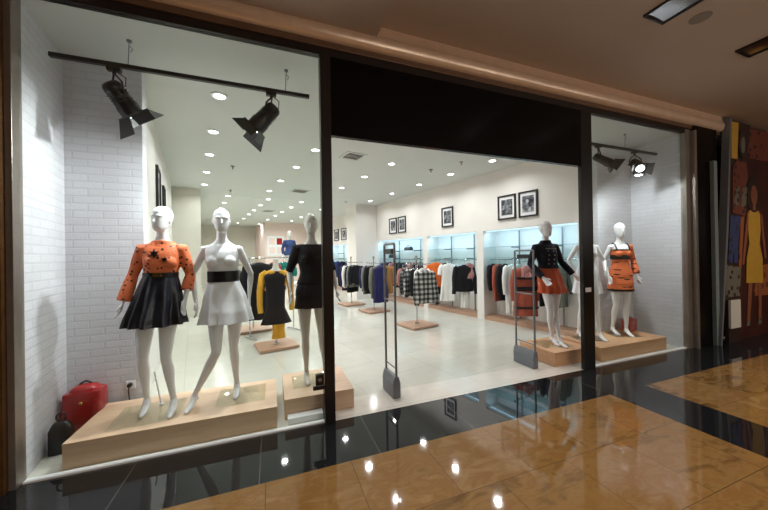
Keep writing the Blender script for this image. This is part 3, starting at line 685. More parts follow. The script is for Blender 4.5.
# ------------------------------------------------------------------ shelves in the niches
M['shelfglass'] = glassmat('shelf glass', (.80, .93, .93, 1))
for i, (a, b) in enumerate(niches):
    nm = ['the niche nearest the right post', 'the middle niche', 'the niche beside the pillar', 'the far niche beyond the pillar'][i]
    t = empty('wall_shelving', 'steel upright shelving with glass shelves and clothes rail in '+nm, 'shelving', W(6.46, (a+b)/2, .09), ANG, 'shelving units in the lit wall niches')
    w = (b-a)/2; ups = [-w*.55, w*.35]
    for y in ups:
        MB().box(-.012, .012, y-.012, y+.012, 0, 2.05).build('upright', M['greymetal'], t)
        for z in (1.42, 1.68): MB().box(-.30, -.012, y-.006, y+.006, z-.03, z-.004).build('bracket', M['greymetal'], t)
    for z in (1.42, 1.68, ): MB().box(-.34, -.02, -w+.014, w-.014, z-.004, z+.006).build('glass_shelf', M['shelfglass'], t)
    for va in ([3.84], [6.74, 6.22, 5.62], [], [])[i]: MB().cyl((-.19, va-(a+b)/2, 1.352), (-.56, va-(a+b)/2, 1.352), .009, 8).ball((-.56, va-(a+b)/2, 1.352), .014).build('face_out_arm', M['chrome'], t, smooth=True)
    MB().cyl((-.19, -w+.04, 1.38), (-.19, w-.04, 1.38), .012, 12).build('clothes_rail', M['chrome'], t, smooth=True)

# ------------------------------------------------------------------ hanging garments
def garment(kind, L, w, mat, sl=0.0, th=.055, hemw=None, seed=0, open_=None):
    """One garment on its hanger: width along x, rail along y, hook at the origin."""
    rnd = random.Random(seed); hemw = w*1.05 if hemw is None else hemw
    t = bpy.data.objects.new(kind, None); COL.objects.link(t); t.empty_display_size = .05
    hg = MB(); hg.capsule([(0, 0, -.10), (0, 0, -.035), (.018, 0, -.012), (.008, 0, .012), (-.014, 0, .012)], [.003]*5, 6)
    hg.capsule([(-w*.86, 0, -.165), (-w*.3, 0, -.115), (0, 0, -.10), (w*.3, 0, -.115), (w*.86, 0, -.165)], [.012]*5, 8)
    hg.build('hanger', M['chrome'], t, smooth=True)
    m = MB(); rs = []; K = 18; n = 44; f1, f2 = rnd.uniform(0, 6), rnd.uniform(3, 5)
    prof = [(-.095, .22, .7), (-.110, .34, .8), (-.135, .70, .95), (-.165, .95, 1), (-.20, 1.0, 1.05)]
    for z, q, dq in prof: rs.append([Vector((p.x, p.y, p.z)) for p in ell(0, 0, z, w*q, th*dq, n, .8)])
    for i in range(1, K+1):
        s = i/K; z = -.20-(L-.20)*s; ww = w*(1-.10*math.sin(PI*min(1, s*1.6)))+(hemw-w)*s; r = []
        for k in range(n):
            g = 2*PI*k/n; c, sn = math.cos(g), math.sin(g)
            fold = 1+.32*s*math.cos(4*g+f1+2*s)+.18*s*math.cos(9*g+f2)
            r.append(Vector((ww*math.copysign(abs(c)**.8, c)+.01*math.sin(7*s+f1), th*(1.15+.15*math.sin(5*s+f2))*fold*math.copysign(abs(sn)**.8, sn), z+.008*math.cos(3*g+f1)*s)))
        rs.append(r)
    m.rings(rs); b = m.build('garment_body', mat, t, smooth=True)
    if sl:
        for s in (-1, 1):
            j = rnd.uniform(-.02, .03)
            MB().tube([(s*w*.80, 0, -.155), (s*(w*.98), 0, -.185), (s*(w+.045), -.012, -.20-sl*.35), (s*(w+.055), -.03-j, -.20-sl*.75), (s*(w+.045+j), -.04-j, -.20-sl)], [.055, .066, .062, .056, .050], 16, .75, (1, 0, 0)).build('sleeve', mat, t, smooth=True)
    if open_:      # a front placket with buttons / lapels
        p = MB()
        for s in (-1, 1): p.prism([(s*.012, -th*.80, -.10), (s*w*.42, -th*.72, -.115), (s*w*.40, -th*1.18, -.24), (s*.015, -th*1.35, -.42)], (0, -.008, 0))
        p.build('lapel', open_, t)
    return t
M.update(g_black=fabric('black wool', S(22, 21, 25)), g_navy=fabric('navy cloth', S(30, 30, 74)), g_grey=fabric('grey green cloth', S(112, 114, 104)), g_white=fabric('white wool', S(226, 224, 218), .8, .4, .04),
         g_cream=fabric('cream cloth', S(214, 206, 190), .8, .4, .05), g_rust=fabric('rust wool', S(164, 84, 66)), g_orange=fabric('orange cloth', S(224, 106, 44)), g_brown=fabric('tan brown suede', S(150, 110, 66)),
         g_blue=fabric('blue denim', S(50, 66, 110)), g_rose=fabric('dusty rose cloth', S(170, 120, 116)), g_mustard=fabric('mustard wool', S(214, 160, 52)), g_dark=fabric('dark grey wool', S(50, 50, 54)), g_teal=fabric('teal knit', S(30, 120, 112)),
         g_plaid=plaid('black and white plaid', S(26, 27, 28), S(188, 190, 184), 9.5), g_plaid2=plaid('dark plaid', S(20, 20, 24), S(130, 130, 128), 12))
def hang(kind, cat, lab, grp, u, v, z, rot, L, w, mat, sl=0, th=.05, hemw=None, seed=0, open_=None):
    g = garment(kind, L, w, M[mat], sl, th, hemw, seed, M[open_] if open_ else None)
    g.location = W(u, v, z); g.rotation_euler = (0, 0, ANG+math.radians(rot)); tag(g, lab, cat, grp); return g
# niche by the right post (u 6.27 is the rail)
RZ = 1.46; G1 = 'clothes on the rail in the niche nearest the right post'; RU = 6.27
hang('black_jacket', 'jacket', 'black jacket at the pillar end of the rail, beside a rust coat, nearest right niche', G1, RU, 4.87, RZ, 8, .74, .20, 'g_black', .50, .045, seed=1)
hang('rust_coat', 'coat', 'plain rust coat between two black garments, nearest right niche', G1, RU, 4.70, RZ, 6, .98, .20, 'g_rust', .58, .045, seed=2)
hang('black_cardigan', 'cardigan', 'black garment between the plain rust coat and the white coat', G1, RU, 4.54, RZ, -5, .95, .20, 'g_black', .55, .045, seed=3)
hang('white_coat', 'coat', 'long white coat left of the detection gate in the nearest right niche', G1, RU, 4.34, RZ, -14, 1.22, .20, 'g_white', .58, .05, seed=4)
hang('cream_dress', 'dress', 'long cream dress right beside the long white coat, nearest right niche', G1, RU, 4.19, RZ, -10, 1.15, .18, 'g_cream', 0, .045, seed=5)
c = hang('rust_coat', 'coat', 'rust coat with black bands hanging face-out behind the right detection gate', G1, 5.98, 3.84, RZ-.04, -38, 1.14, .215, 'g_rust', .62, .075, .25, seed=6)
for z in (-.36, -.56, -.60, -.98):
    MB().rings([ell(0, 0, z+d_, .252+k, .135+k, 30, .8) for d_, k in ((0, 0), (.045, 0))]).build('black_band', M['beltblk'], c, smooth=True)
hang('rose_scarf', 'scarf', 'rose scarf draped at the collar of the banded rust coat', G1, 5.93, 3.79, RZ-.01, -38, .34, .10, 'g_rose', 0, .085, seed=9)
for k, (v, mt, lab) in enumerate([(3.58, 'g_black', 'black garment just right of the banded rust coat'), (3.42, 'g_dark', 'dark grey garment behind the black jacket mannequin, pillar side'), (3.26, 'g_grey', 'grey green garment behind the black jacket mannequin, post side')]):
    hang('hanging_garment', 'garment', lab, G1, RU, v, RZ, 5-3*k, .95, .20, mt, .5, .045, seed=20+k)
G2 = 'clothes on the rail in the middle niche'
hang('black_coat', 'coat', 'black coat at the left end of the middle niche rail', G2, RU, 6.98, RZ, 6, 1.05, .20, 'g_black', .55, .05, seed=31)
hang('orange_jacket', 'jacket', 'bright orange jacket between black garments in the middle niche', G2, 6.08, 6.74, RZ+.02, -30, .80, .21, 'g_orange', .50, .07, seed=32)
hang('black_dress', 'dress', 'black dress right of the bright orange jacket in the middle niche', G2, RU, 6.55, RZ, 4, 1.1, .19, 'g_black', 0, .05, seed=33)
hang('white_coat', 'coat', 'white short-sleeved coat with dark collar hanging face-out in the middle niche', G2, 6.10, 6.22, RZ, -38, 1.14, .215, 'g_white', .22, .075, .27, seed=34, open_='g_white')
hang('black_shirt', 'shirt', 'black collar piece showing at the neck of the white face-out coat', G2, 6.15, 6.27, RZ+.01, -38, .36, .13, 'g_black', 0, .05, seed=35)
hang('black_jacket', 'jacket', 'black quilted jacket hanging face-out over white trousers in the middle niche', G2, 6.05, 5.62, RZ-.03, -34, .80, .22, 'g_black', .66, .07, seed=36)
hang('white_trousers', 'trousers', 'white trousers hanging below the black quilted jacket', G2, 6.12, 5.66, RZ-.06, -34, 1.20, .105, 'g_white', 0, .05, seed=37)
hang('rose_blouse', 'blouse', 'rose blouse peeping over the black quilted jacket in the middle niche', G2, 6.16, 5.55, RZ+.01, -30, .5, .16, 'g_rose', 0, .06, seed=38)
G3 = 'clothes on the rail in the niche beside the pillar'
for k, (v, mt, L, lab) in enumerate([(9.80, 'g_blue', .9, 'blue garment at the pillar end of the niche beside the pillar'), (9.5, 'g_navy', 1.0, 'navy garment second from the pillar in its niche'), (9.2, 'g_rose', .9, 'rose garment third from the pillar in its niche'),
                                     (8.9, 'g_black', 1.0, 'black garment left of the grey one in the niche beside the pillar'), (8.6, 'g_dark', 1.0, 'dark grey garment in the middle of the niche beside the pillar'), (8.3, 'g_plaid2', 1.0, 'dark plaid garment hanging behind the front clothes stand, left of two'),
                                     (8.0, 'g_rose', .85, 'rose garment hanging above the plaid clothes stand'), (7.75, 'g_black', 1.1, 'black garment hanging above the plaid clothes stand'), (7.5, 'g_plaid2', 1.0, 'dark plaid garment at the right end of the niche beside the pillar')]):
    hang('hanging_garment', 'garment', lab, G3, RU, v, RZ, 5-2*k, L, .20, mt, .5, .05, seed=40+k)
G4 = 'clothes in the far niche beyond the pillar'
for k, (v, mt) in enumerate([(14.3, 'g_blue'), (13.8, 'g_navy'), (13.3, 'g_black'), (12.8, 'g_blue')]):
    hang('hanging_garment', 'garment', ['blue garment at the far left of the niche beyond the pillar', 'navy garment second in the niche beyond the pillar', 'black garment third in the niche beyond the pillar', 'blue garment nearest the pillar in the niche beyond it'][k], G4, RU, v, RZ, 5, .9, .20, mt, .5, .06, seed=60+k)

# ------------------------------------------------------------------ free clothes stands
def stand(u, v, lab, half=.34):
    t = empty('clothes_stand', lab, 'clothes stand', W(u, v, 0), ANG, 'wooden-footed clothes stands')
    MB().box(-half, half, -half, half, .012, .055).build('base', M['oakrail'], t, bevel=.004)
    for x in (-half+.06, half-.06):
        for y in (-half+.06, half-.06): MB().cyl((x, y, 0), (x, y, .012), .02, 10).build('foot', M['blackplastic'], t)
    MB().cyl((0, 0, .055), (0, 0, 1.52), .018, 16).cyl((0, 0, .055), (0, 0, .07), .05, 20).build('post', M['chrome'], t, smooth=True)
    MB().cyl((0, -.42, 1.40), (0, .42, 1.40), .010, 10).ball((0, -.42, 1.40), .014).ball((0, .42, 1.40), .014).cyl((-.1, 0, 1.40), (.46, 0, 1.40), .010, 10).build('cross_bar', M['chrome'], t, smooth=True)
    MB().cyl((0, 0, 1.52), (0, 0, 1.535), .024, 14).ball((0, 0, 1.565), .032, .032, .034).build('finial', M['silver'], t, smooth=True)
    return t
SA_, SB_, SC_ = (4.30, 5.43), (4.44, 7.58), (4.45, 9.08)
stand(*SA_, 'clothes stand holding the black and white plaid shirt, nearest the doorway')
stand(*SB_, 'clothes stand holding the long navy dress')
stand(*SC_, 'farthest clothes stand in front of the white pillar, dark clothes and a white sleeve')
GA = 'clothes on the plaid stand'
hang('plaid_shirt', 'shirt', 'large black and white plaid shirt at the front of the nearest stand', GA, 4.23, 5.04, 1.38, -10, .80, .188, 'g_plaid', .66, .075, .27, seed=71)
hang('white_shirt', 'shirt', 'white shirt just behind the large plaid shirt on the nearest stand', GA, 4.3, 5.20, 1.412, 12, .84, .21, 'g_white', .62, .04, seed=72)
hang('black_coat', 'coat', 'black garment in the middle of the plaid stand', GA, 4.3, 5.32, 1.412, 6, .72, .21, 'g_black', .5, .03, seed=73)
hang('dark_plaid_shirt', 'shirt', 'dark plaid shirt behind the post of the nearest stand', GA, 4.3, 5.54, 1.412, 10, .72, .22, 'g_plaid', .55, .035, seed=74)
hang('dark_plaid_shirt', 'shirt', 'dark plaid shirt at the back of the nearest stand', GA, 4.3, 5.68, 1.412, 8, .70, .22, 'g_plaid2', .5, .04, seed=75)
hang('rose_blouse', 'blouse', 'rose blouse at the very back of the nearest stand', GA, 4.3, 5.80, 1.412, 4, .5, .20, 'g_rose', .3, .04, seed=76)
GB = 'clothes on the navy stand'
hang('navy_dress', 'dress', 'long navy dress at the front of the middle stand', GB, 4.44, 7.20, 1.412, -6, 1.10, .20, 'g_navy', 0, .07, .23, seed=81)
hang('brown_coat', 'coat', 'tan brown garment seen through the left detection gate', GB, 4.84, 7.54, 1.412, -30, .92, .19, 'g_brown', .5, .06, seed=82)
hang('blue_jacket', 'jacket', 'blue jacket hanging above the tan brown garment', GB, 4.74, 7.76, 1.412, -24, .6, .20, 'g_blue', .5, .05, seed=83)
hang('grey_coat', 'coat', 'grey green coat left of the long navy dress', GB, 4.44, 7.40, 1.412, 12, 1.0, .21, 'g_grey', .62, .04, seed=84)
hang('black_coat', 'coat', 'black coat left of the grey green coat on the middle stand', GB, 4.44, 7.71, 1.412, 12, .9, .21, 'g_black', .6, .035, seed=85)
hang('grey_coat', 'coat', 'second grey coat at the left of the middle stand, behind the black coat', GB, 4.44, 7.85, 1.412, 10, .92, .21, 'g_grey', .6, .05, seed=86)
hang('navy_jacket', 'jacket', 'navy jacket at the back left of the middle stand', GB, 4.44, 7.98, 1.412, 8, .85, .20, 'g_navy', .55, .04, seed=87)
GC_ = 'clothes on the farthest stand'
hang('navy_jacket', 'jacket', 'navy jacket at the right of the farthest stand', GC_, 4.45, 8.80, 1.412, -16, .72, .20, 'g_navy', .5, .05, seed=91)
hang('black_coat', 'coat', 'black coat at the front of the farthest stand', GC_, 4.45, 8.68, 1.412, 0, .66, .21, 'g_black', .5, .06, seed=92)
hang('grey_coat', 'coat', 'grey coat between black coats on the farthest stand', GC_, 4.45, 8.83, 1.412, 6, .8, .21, 'g_grey', .55, .05, seed=93)
hang('black_dress', 'dress', 'long black dress on the farthest stand', GC_, 4.45, 8.96, 1.412, 10, .98, .22, 'g_black', .5, .035, seed=94)
hang('white_coat', 'coat', 'white coat showing one white stripe on the farthest stand', GC_, 4.45, 9.21, 1.412, 12, .85, .22, 'g_white', .6, .05, seed=95)
hang('navy_coat', 'coat', 'dark navy coat at the left of the farthest stand', GC_, 4.45, 9.36, 1.412, 8, .95, .22, 'g_navy', .6, .05, seed=96)
hang('black_jacket', 'jacket', 'black jacket at the far left back of the farthest stand', GC_, 4.45, 9.50, 1.412, 8, .85, .22, 'g_black', .6, .04, seed=97)

# ------------------------------------------------------------------ clothes seen through the left window
GL = 'clothes and stands seen through the left window'
t = empty('clothes_stand', 'low clothes stand with the mustard jacket and black dress behind the left window', 'clothes stand', (.06, 5.78, 0), math.radians(12))
MB().box(-.33, .33, -.30, .30, .012, .055).build('base', M['oakrail'], t, bevel=.004)
for x in (-.27, .27):
    for y in (-.24, .24): MB().cyl((x, y, 0), (x, y, .012), .02, 10).build('foot', M['blackplastic'], t)
MB().cyl((0, 0, .055), (0, 0, 1.42), .02, 16).cyl((0, 0, .055), (0, 0, .07), .05, 20).build('post', M['chrome'], t, smooth=True)
MB().rings([ell(0, -.03, z, a, b, 24) for z, a, b in ((1.30, .15, .08), (1.36, .11, .07), (1.41, .06, .055), (1.47, .045, .045), (1.55, .045, .045), (1.57, .05, .05), (1.585, .03, .03))]).build('bust_neck', M['mann_ivory'], t, smooth=True)
# mustard jacket open over black dress
def bodyform(name, cat, lab, loc, rz, L, w, d, mat, sl, hem, grp=None, flare=0):
    t = empty(name, lab, cat, loc, rz, grp)
    rs = []; K = 20
    for z, q, dq in ((0, .24, .5), (-.02, .45, .6), (-.05, .85, .8), (-.09, 1, .95)): rs.append(ell(0, 0, z, w*q, d*dq, 40, .85))
    for i in range(1, K+1):
        s = i/K; z = -.09-(L-.09)*s; q = 1-.22*math.sin(PI*min(1, s*1.5)) if s < .67 else .78+(hem-.78)*(s-.67)/.33
        if s < .67: q = 1-.22*math.sin(PI/2*s/.67)
        rs.append(ell(0, 0, z, w*q, d*(.8+.2*q), 40, .85, 9, .06*s, 1))
    MB().rings(rs).build('garment_body', mat, t, smooth=True)
    for s in (-1, 1):
        if sl: MB().tube([(s*w*.7, 0, -.055), (s*w*1.0, 0, -.10), (s*(w+.05), -.01, -.10-sl*.4), (s*(w+.06), -.04, -.10-sl*.8), (s*(w+.05), -.06, -.10-sl)], [.05, .062, .055, .048, .044], 16).build('sleeve', mat, t, smooth=True)
    return t
bodyform('black_dress', 'dress', 'black dress worn under the mustard jacket on the bust stand', (.06, 5.70, 1.36), math.radians(12), .92, .19, .11, M['g_black'], 0, 1.35)
j = bodyform('mustard_jacket', 'jacket', 'mustard yellow jacket on the bust stand behind the left window', (.06, 5.78, 1.40), math.radians(12), .38, .215, .135, M['g_mustard'], .66, .85)
for s in (-1, 1): MB().prism([(s*.03, -.135, -.03), (s*.12, -.14, -.05), (s*.16, -.135, -.28), (s*.10, -.14, -.30)], (0, -.012, 0)).build('lapel', M['g_mustard'], j)
bodyform('tan_trousers', 'trousers', 'tan trousers hanging below the black dress on the bust stand', (.10, 5.76, .62), math.radians(12), .46, .13, .07, M['g_brown'] if False else M['g_mustard'], 0, .9)
t = empty('clothes_stand', 'clothes stand with black coats behind the white dress mannequin', 'clothes stand', (-.40, 7.35, 0), ANG)
MB().box(-.33, .33, -.36, .36, .012, .055).build('base', M['oakrail'], t, bevel=.004)
MB().cyl((0, 0, .055), (0, 0, 1.50), .018, 16).build('post', M['chrome'], t, smooth=True)
MB().cyl((-.36, 0, 1.45), (.36, 0, 1.45), .010, 10).cyl((0, -.36, 1.45), (0, .36, 1.45), .010, 10).build('cross_bar', M['chrome'], t, smooth=True)
def hangw(kind, cat, lab, x, y, z, rot, L, w, mat, sl=0, th=.06, seed=0, grp=GL, hemw=None):
    g = garment(kind, L, w, M[mat], sl, th, hemw, seed); g.location = (x, y, z); g.rotation_euler = (0, 0, math.radians(rot)); tag(g, lab, cat, grp); return g
t = empty('clothes_rail', 'straight steel clothes rail carrying the big black coat and the teal knit top', 'clothes rail', (0, 0, 0))
ra, rb = Vector((-.42, 6.54, 1.595)), Vector((.44, 7.01, 1.595))
MB().cyl(ra, rb, .012, 12).build('rail', M['chrome'], t, smooth=True)
for p in (ra, rb):
    MB().cyl((p.x, p.y, .02), p, .013, 12).build('upright', M['chrome'], t, smooth=True)
    MB().capsule([(p.x+.12, p.y-.2, .02), (p.x, p.y, .03), (p.x-.12, p.y+.2, .02)], [.014]*3, 8).build('foot', M['chrome'], t, smooth=True)
hangw('black_coat', 'coat', 'big black coat behind the mustard jacket, right of the white dress mannequin', -.24, 6.64, 1.60, 20, 1.22, .26, 'g_black', .8, .14, 101)
hangw('black_coat', 'coat', 'black coat on the stand behind, between the white dress and the big black coat', -.34, 7.00, 1.46, 0, 1.15, .22, 'g_black', .7, .10, 102)
hangw('green_scarf', 'scarf', 'pale green scarf beside the white dress mannequin arm', -.74, 7.28, 1.46, 30, .42, .16, 'g_grey', 0, .08, 103)
hangw('teal_sweater', 'top', 'teal knit top above the mustard jacket', .24, 6.9, 1.60, 10, .42, .18, 'g_teal', .2, .09, 104)
hangw('rust_sweater', 'top', 'rust top peeping out left of the teal knit top', .04, 6.79, 1.60, 10, .35, .16, 'g_rust', 0, .08, 105)
hangw('rose_sweater', 'top', 'rose top far behind between the white dress and the black coat', -.47, 7.66, 1.46, 10, .4, .18, 'g_rose', 0, .08, 106)
t = empty('mannequin', 'distant ivory mannequin in a blue top raised high near the rose wall', 'mannequin', (.62, 11.6, .68), math.radians(8))
Pd = dict(elbL=(-.235, .05, 1.24), wriL=(-.225, -.05, 1.02), elbR=(.235, .05, 1.24), wriR=(.225, -.05, 1.02), kneL=(-.085, -.03, .50), ankL=(-.09, .0, .10), kneR=(.09, .0, .50), ankR=(.10, .04, .10))
body(Pd, t, M['mann_ivory']); top_garment(Pd, t, 'top', M['g_blue'], 1.0, 1.56, .02, (1.9, 1.9), 0, .01, .02)
t = empty('display_table', 'tall white display table under the distant blue mannequin', 'table', (.62, 11.6, 0), ANG)
MB().box(-.55, .55, -.4, .4, .62, .68).build('tabletop', M['white'], t, bevel=.004)
for x in (-.5, .5):
    for y in (-.35, .35): MB().box(x-.03, x+.03, y-.03, y+.03, 0, .62).build('leg', M['white'], t)

# dark handbags on the niche shelves
def handbag(name, lab, loc, rz, w, h, d, mat, grp=None):
    t = empty(name, lab, 'handbag', loc, rz, grp)
    MB().rings([ell(0, 0, z*h, w*q, d*q2, 28, .5) for z, q, q2 in ((0, .46, .46), (.03, .5, .5), (.5, .48, .42), (.8, .44, .25), (.86, .43, .22), (.87, .3, .1))]).build('bag_body', mat, t, smooth=True)
    for s in (-1, 1): MB().capsule([(-w*.22, s*d*.18, h*.80), (-w*.18, s*d*.14, h*1.12), (0, s*d*.12, h*1.28), (w*.18, s*d*.14, h*1.12), (w*.22, s*d*.18, h*.80)], [h*.035]*5, 8).build('handle', mat, t, smooth=True)
    MB().ball((0, -d*.33, h*.66), w*.04, d*.06, w*.04, 10, 6).build('clasp', M['gold'], t, smooth=True)
    return t
handbag('dark_handbag', 'black handbag on the lower glass shelf in the niche beside the pillar, left of two', W(6.29, 9.35, 1.518), ANG+PI/2, .36, .16, .16, M['beltblk'], 'handbags on the niche shelves')
handbag('dark_handbag', 'black handbag on the upper glass shelf in the niche beside the pillar, right of two', W(6.29, 8.35, 1.778), ANG+PI/2, .42, .14, .16, M['beltblk'], 'handbags on the niche shelves')

# ------------------------------------------------------------------ detection gates
def gate(x, y, rz, L, H, lab):
    t = empty('detection_gate', lab, 'security gate', (x, y, 0), rz, 'anti-theft gates in the doorway'); w = L/2
    q = MB(); q.rings([[Vector((a, b, z)) for a, b in ((-.046, -w), (.046, -w), (.046, w), (-.046, w))] for z in (.002, .17)]); q.rings([[Vector((a*s, b, z)) for a, b in ((-.046, -w), (.046, -w), (.046, w), (-.046, w))] for z, s in ((.17, 1), (.24, .5))])
    q.build('base_housing', M['greyplastic'], t, bevel=.006)
    r = .014
    for y_ in (-w+.014, w-.014): MB().capsule([(0, y_, .24), (0, y_, H*.6), (0, y_, H-.03)], [r]*3, 10).build('post', M['greymetal'], t, smooth=True)
    MB().capsule([(0, -w+.016, H-.02), (0, -w+.036, H-.014), (0, w-.036, H-.014), (0, w-.016, H-.02)], [r]*4, 10).build('top_bar', M['greymetal'], t, smooth=True)
    for z in (.33, H*.62): MB().cyl((0, -w+.014, z), (0, w-.014, z), .009, 8).build('cross_bar', M['greymetal'], t, smooth=True)
    MB().box(-.012, .012, -w+.07, w-.07, H-.13, H-.07).build('sensor_plate', M['blackplastic'], t, bevel=.003)
gate(1.29, 3.30, math.radians(2), .32, 1.75, 'tall grey detection gate standing left in the shop doorway')
gate(3.41, 3.40, math.radians(0), .37, 1.66, 'tall grey detection gate standing right in the shop doorway')

# ------------------------------------------------------------------ bags, lock, socket
def redbag(lab, loc, rz, w, d, h, mat, grp):
    t = empty('red_bag', lab, 'bag', loc, rz, grp)
    MB().rings([ell(0, 0, z*h, w*q, d*q, 32, .22) for z, q in ((0, .48), (.03, .5), (.5, .5), (.82, .49), (.86, .47), (.87, .2))]).build('bag_body', mat, t, smooth=True)
    MB().rings([ell(0, 0, z*h, w*q, d*q, 32, .7) for z, q in ((.86, .40), (.91, .37), (.96, .27), (.98, .12))]).build('lid', mat, t, smooth=True)
    MB().capsule([(-w*.16, 0, h*.90), (-w*.13, 0, h*1.0), (0, 0, h*1.04), (w*.13, 0, h*1.0), (w*.16, 0, h*.90)], [.009]*5, 8).build('handle', M['beltblk'], t, smooth=True)
    for s in (-1, 1): MB().box(s*w*.26-.012, s*w*.26+.012, -d*.52, -d*.48, h*.1, h*.74).build('strap', mat, t)
    MB().ball((0, -d*.5, h*.66), .016, .010, .016, 12, 6).build('clasp', M['gold'], t, smooth=True)
redbag('big red patent bag between the left brick wall and the plinth', (-1.655, 3.66, .002), math.radians(4), .28, .20, .45, M['redbag'], None)
redbag('red handbag on the right plinth behind the orange dress mannequin', (5.97, 3.56, PZ+.002), math.radians(10), .30, .14, .24, M['redbag'], None)
t = empty('black_bag', 'small black bag with a ring handle on the floor by the left brick wall', 'bag', (-1.675, 3.34, .002), math.radians(8))
MB().rings([ell(0, 0, z, a, b, 28, .4) for z, a, b in ((0, .07, .05), (.01, .074, .055), (.19, .072, .05), (.24, .05, .03), (.255, .03, .02))]).build('bag_body', M['beltblk'], t, smooth=True)
MB().capsule([(.03*math.cos(a)*1.0, 0, .29+.035*math.sin(a)) for a in [-PI/2+2*PI*k/16 for k in range(17)]], [.006]*17, 8).build('ring_handle', M['beltblk'], t, smooth=True)
t = empty('wall_socket_plug', 'black plug in a small wall socket on the brick above the long plinth', 'plug', (-1.36, 3.80, .33))
MB().box(-.04, .04, -.010, 0, -.04, .04).build('socket_plate', M['white'], t, bevel=.003)
MB().cyl((0, -.045, .005), (0, -.010, .005), .020, 14).capsule([(0, -.04, .0), (0, -.055, -.04), (0, -.045, -.10), (0, -.03, -.15)], [.006]*4, 8).build('plug_cord', M['blackplastic'], t, smooth=True)
t = empty('door_lock_box', 'small brown metal lock box on the lower left doorway post', 'lock', (.45, 2.93, .44))
MB().box(-.075, .0, -.025, .02, -.055, .045).build('lock_body', M['brownframe'], t, bevel=.004)
MB().cyl((-.038, -.032, 0), (-.038, -.025, 0), .018, 16).build('keyhole_ring', M['silver'], t, smooth=True)
MB().box(-.10, .03, -.018, .01, -.10, -.065).build('lower_plate', M['brownframe'], t, bevel=.003)
o = MB().box(-.058, .052, -.004, 0, -.030, .030).build('post_sticker', M['white'], loc=(4.07, 2.93, 1.09)); tag(o, 'small white sticker on the black right post', 'sticker')

# ------------------------------------------------------------------ neighbouring display beyond the shop
M['maroon'] = plain('maroon printed wall', S(66, 28, 22), .5, var=.35, scale=3)
M['p_yellow'] = plain('printed yellow', S(196, 152, 56), .5); M['p_skin'] = plain('printed brown skin', S(140, 84, 58), .5); M['p_dark'] = plain('printed dark brown', S(52, 34, 28), .5)
M['p_red'] = splatter('printed brick red', S(112, 56, 40), S(50, 30, 26), 7, .45); M['p_blue'] = splatter('printed blue', S(52, 62, 104), S(40, 28, 28), 9, .45); M['p_orange'] = splatter('printed orange', S(150, 84, 44), S(96, 44, 26), 5, .4)
M['p_grey'] = splatter('printed grey pattern', S(110, 104, 90), S(40, 34, 30), 9, .5)
t = empty('mural', 'dark maroon mural of a long-haired woman in a yellow dress at the right edge', 'mural', (7.96, 2.88, 0), 0)
MB().box(-.10, 2.9, .02, .06, .0, 3.88).build('backing_board', M['maroon'], t)
def flat(name, pts, mat, y=0.012, par=None, th=.008): return MB().prism([(x, y, z) for x, z in pts], (0, th, 0)).build(name, mat, par or t)
flat('orange_field', [(.42, .75), (1.5, .72), (1.5, 1.0), (1.1, 1.35), (.75, 1.30), (.5, 1.0)], M['p_orange'], .013)
flat('top_figures', [(-.1, 3.30), (1.5, 3.30), (1.5, 3.86), (-.1, 3.86)], M['p_red'], .014)
flat('hair', [(.22+.26+.22*math.cos(a), 2.62+.32*math.sin(a)*(1.25 if math.sin(a) < 0 else 1)) for a in [2*PI*k/20 for k in range(20)]], M['p_dark'], .008)
flat('neck', [(.42, 2.34), (.52, 2.34), (.51, 2.52), (.43, 2.52)], M['p_skin'], .003)
flat('long_hair', [(.25, 2.75), (.34, 2.92), (.48, 2.98), (.62, 2.92), (.71, 2.72), (.72, 2.40), (.62, 2.36), (.34, 2.36), (.24, 2.42)], M['p_dark'], .0085)
flat('face', [(.47+.12*math.cos(a), 2.62+.18*math.sin(a)) for a in [2*PI*k/18 for k in range(18)]], M['p_skin'], .002)
flat('yellow_dress', [(.32, 2.34), (.42, 2.30), (.52, 2.30), (.62, 2.34), (.68, 2.26), (.69, 1.98), (.64, 1.72), (.74, 1.45), (.74, .98), (.14, 1.00), (.18, 1.45), (.28, 1.72), (.24, 1.98), (.26, 2.26)], M['p_yellow'], .004)
for nm, pts in (('arm', [(.30, 2.32), (.22, 2.28), (.10, 1.75), (.02, 1.35), (.08, 1.33), (.18, 1.72), (.26, 2.05)]), ('arm', [(.70, 2.30), (.78, 2.22), (.84, 1.80), (.90, 1.45), (.84, 1.42), (.76, 1.80)]),
                ('leg', [(.22, 1.0), (.36, 1.0), (.30, .60), (.24, .26), (.14, .26), (.18, .60)]), ('leg', [(.56, 1.0), (.70, 1.0), (.68, .60), (.66, .26), (.56, .26), (.58, .60)])): flat(nm, pts, M['p_skin'], .006)
for x in (.18, .60): flat('shoe', [(x-.06, .22), (x+.05, .22), (x+.06, .30), (x-.02, .33)], M['p_grey'], .002)
t = empty('painted_screen', 'tall slanted painted screen of collaged figures beside the dark gap', 'screen', (7.3, 2.80, 0), 0)
MB().prism([(-.28, 0, .0), (-.24, 0, .0), (-.08, 0, 1.2), (.02, 0, 2.0), (.18, 0, 3.88), (.14, 0, 3.88), (-.04, 0, 2.0), (-.14, 0, 1.2)], (0, .10, 0)).build('edge_board', M['greymetal'], t)
MB().prism([(-.10, .02, .75), (.40, .02, .75), (.46, .02, 1.5), (.62, .02, 2.6), (.85, .02, 3.86), (.18, .02, 3.86), (.0, .02, 2.0)], (0, .06, 0)).build('painted_panel', M['p_dark'], t)
def itp(T, z):
    for (a, p), (b, q) in zip(T, T[1:]):
        if z <= b: return lerp(p, q, (z-a)/(b-a))
    return T[-1][1]
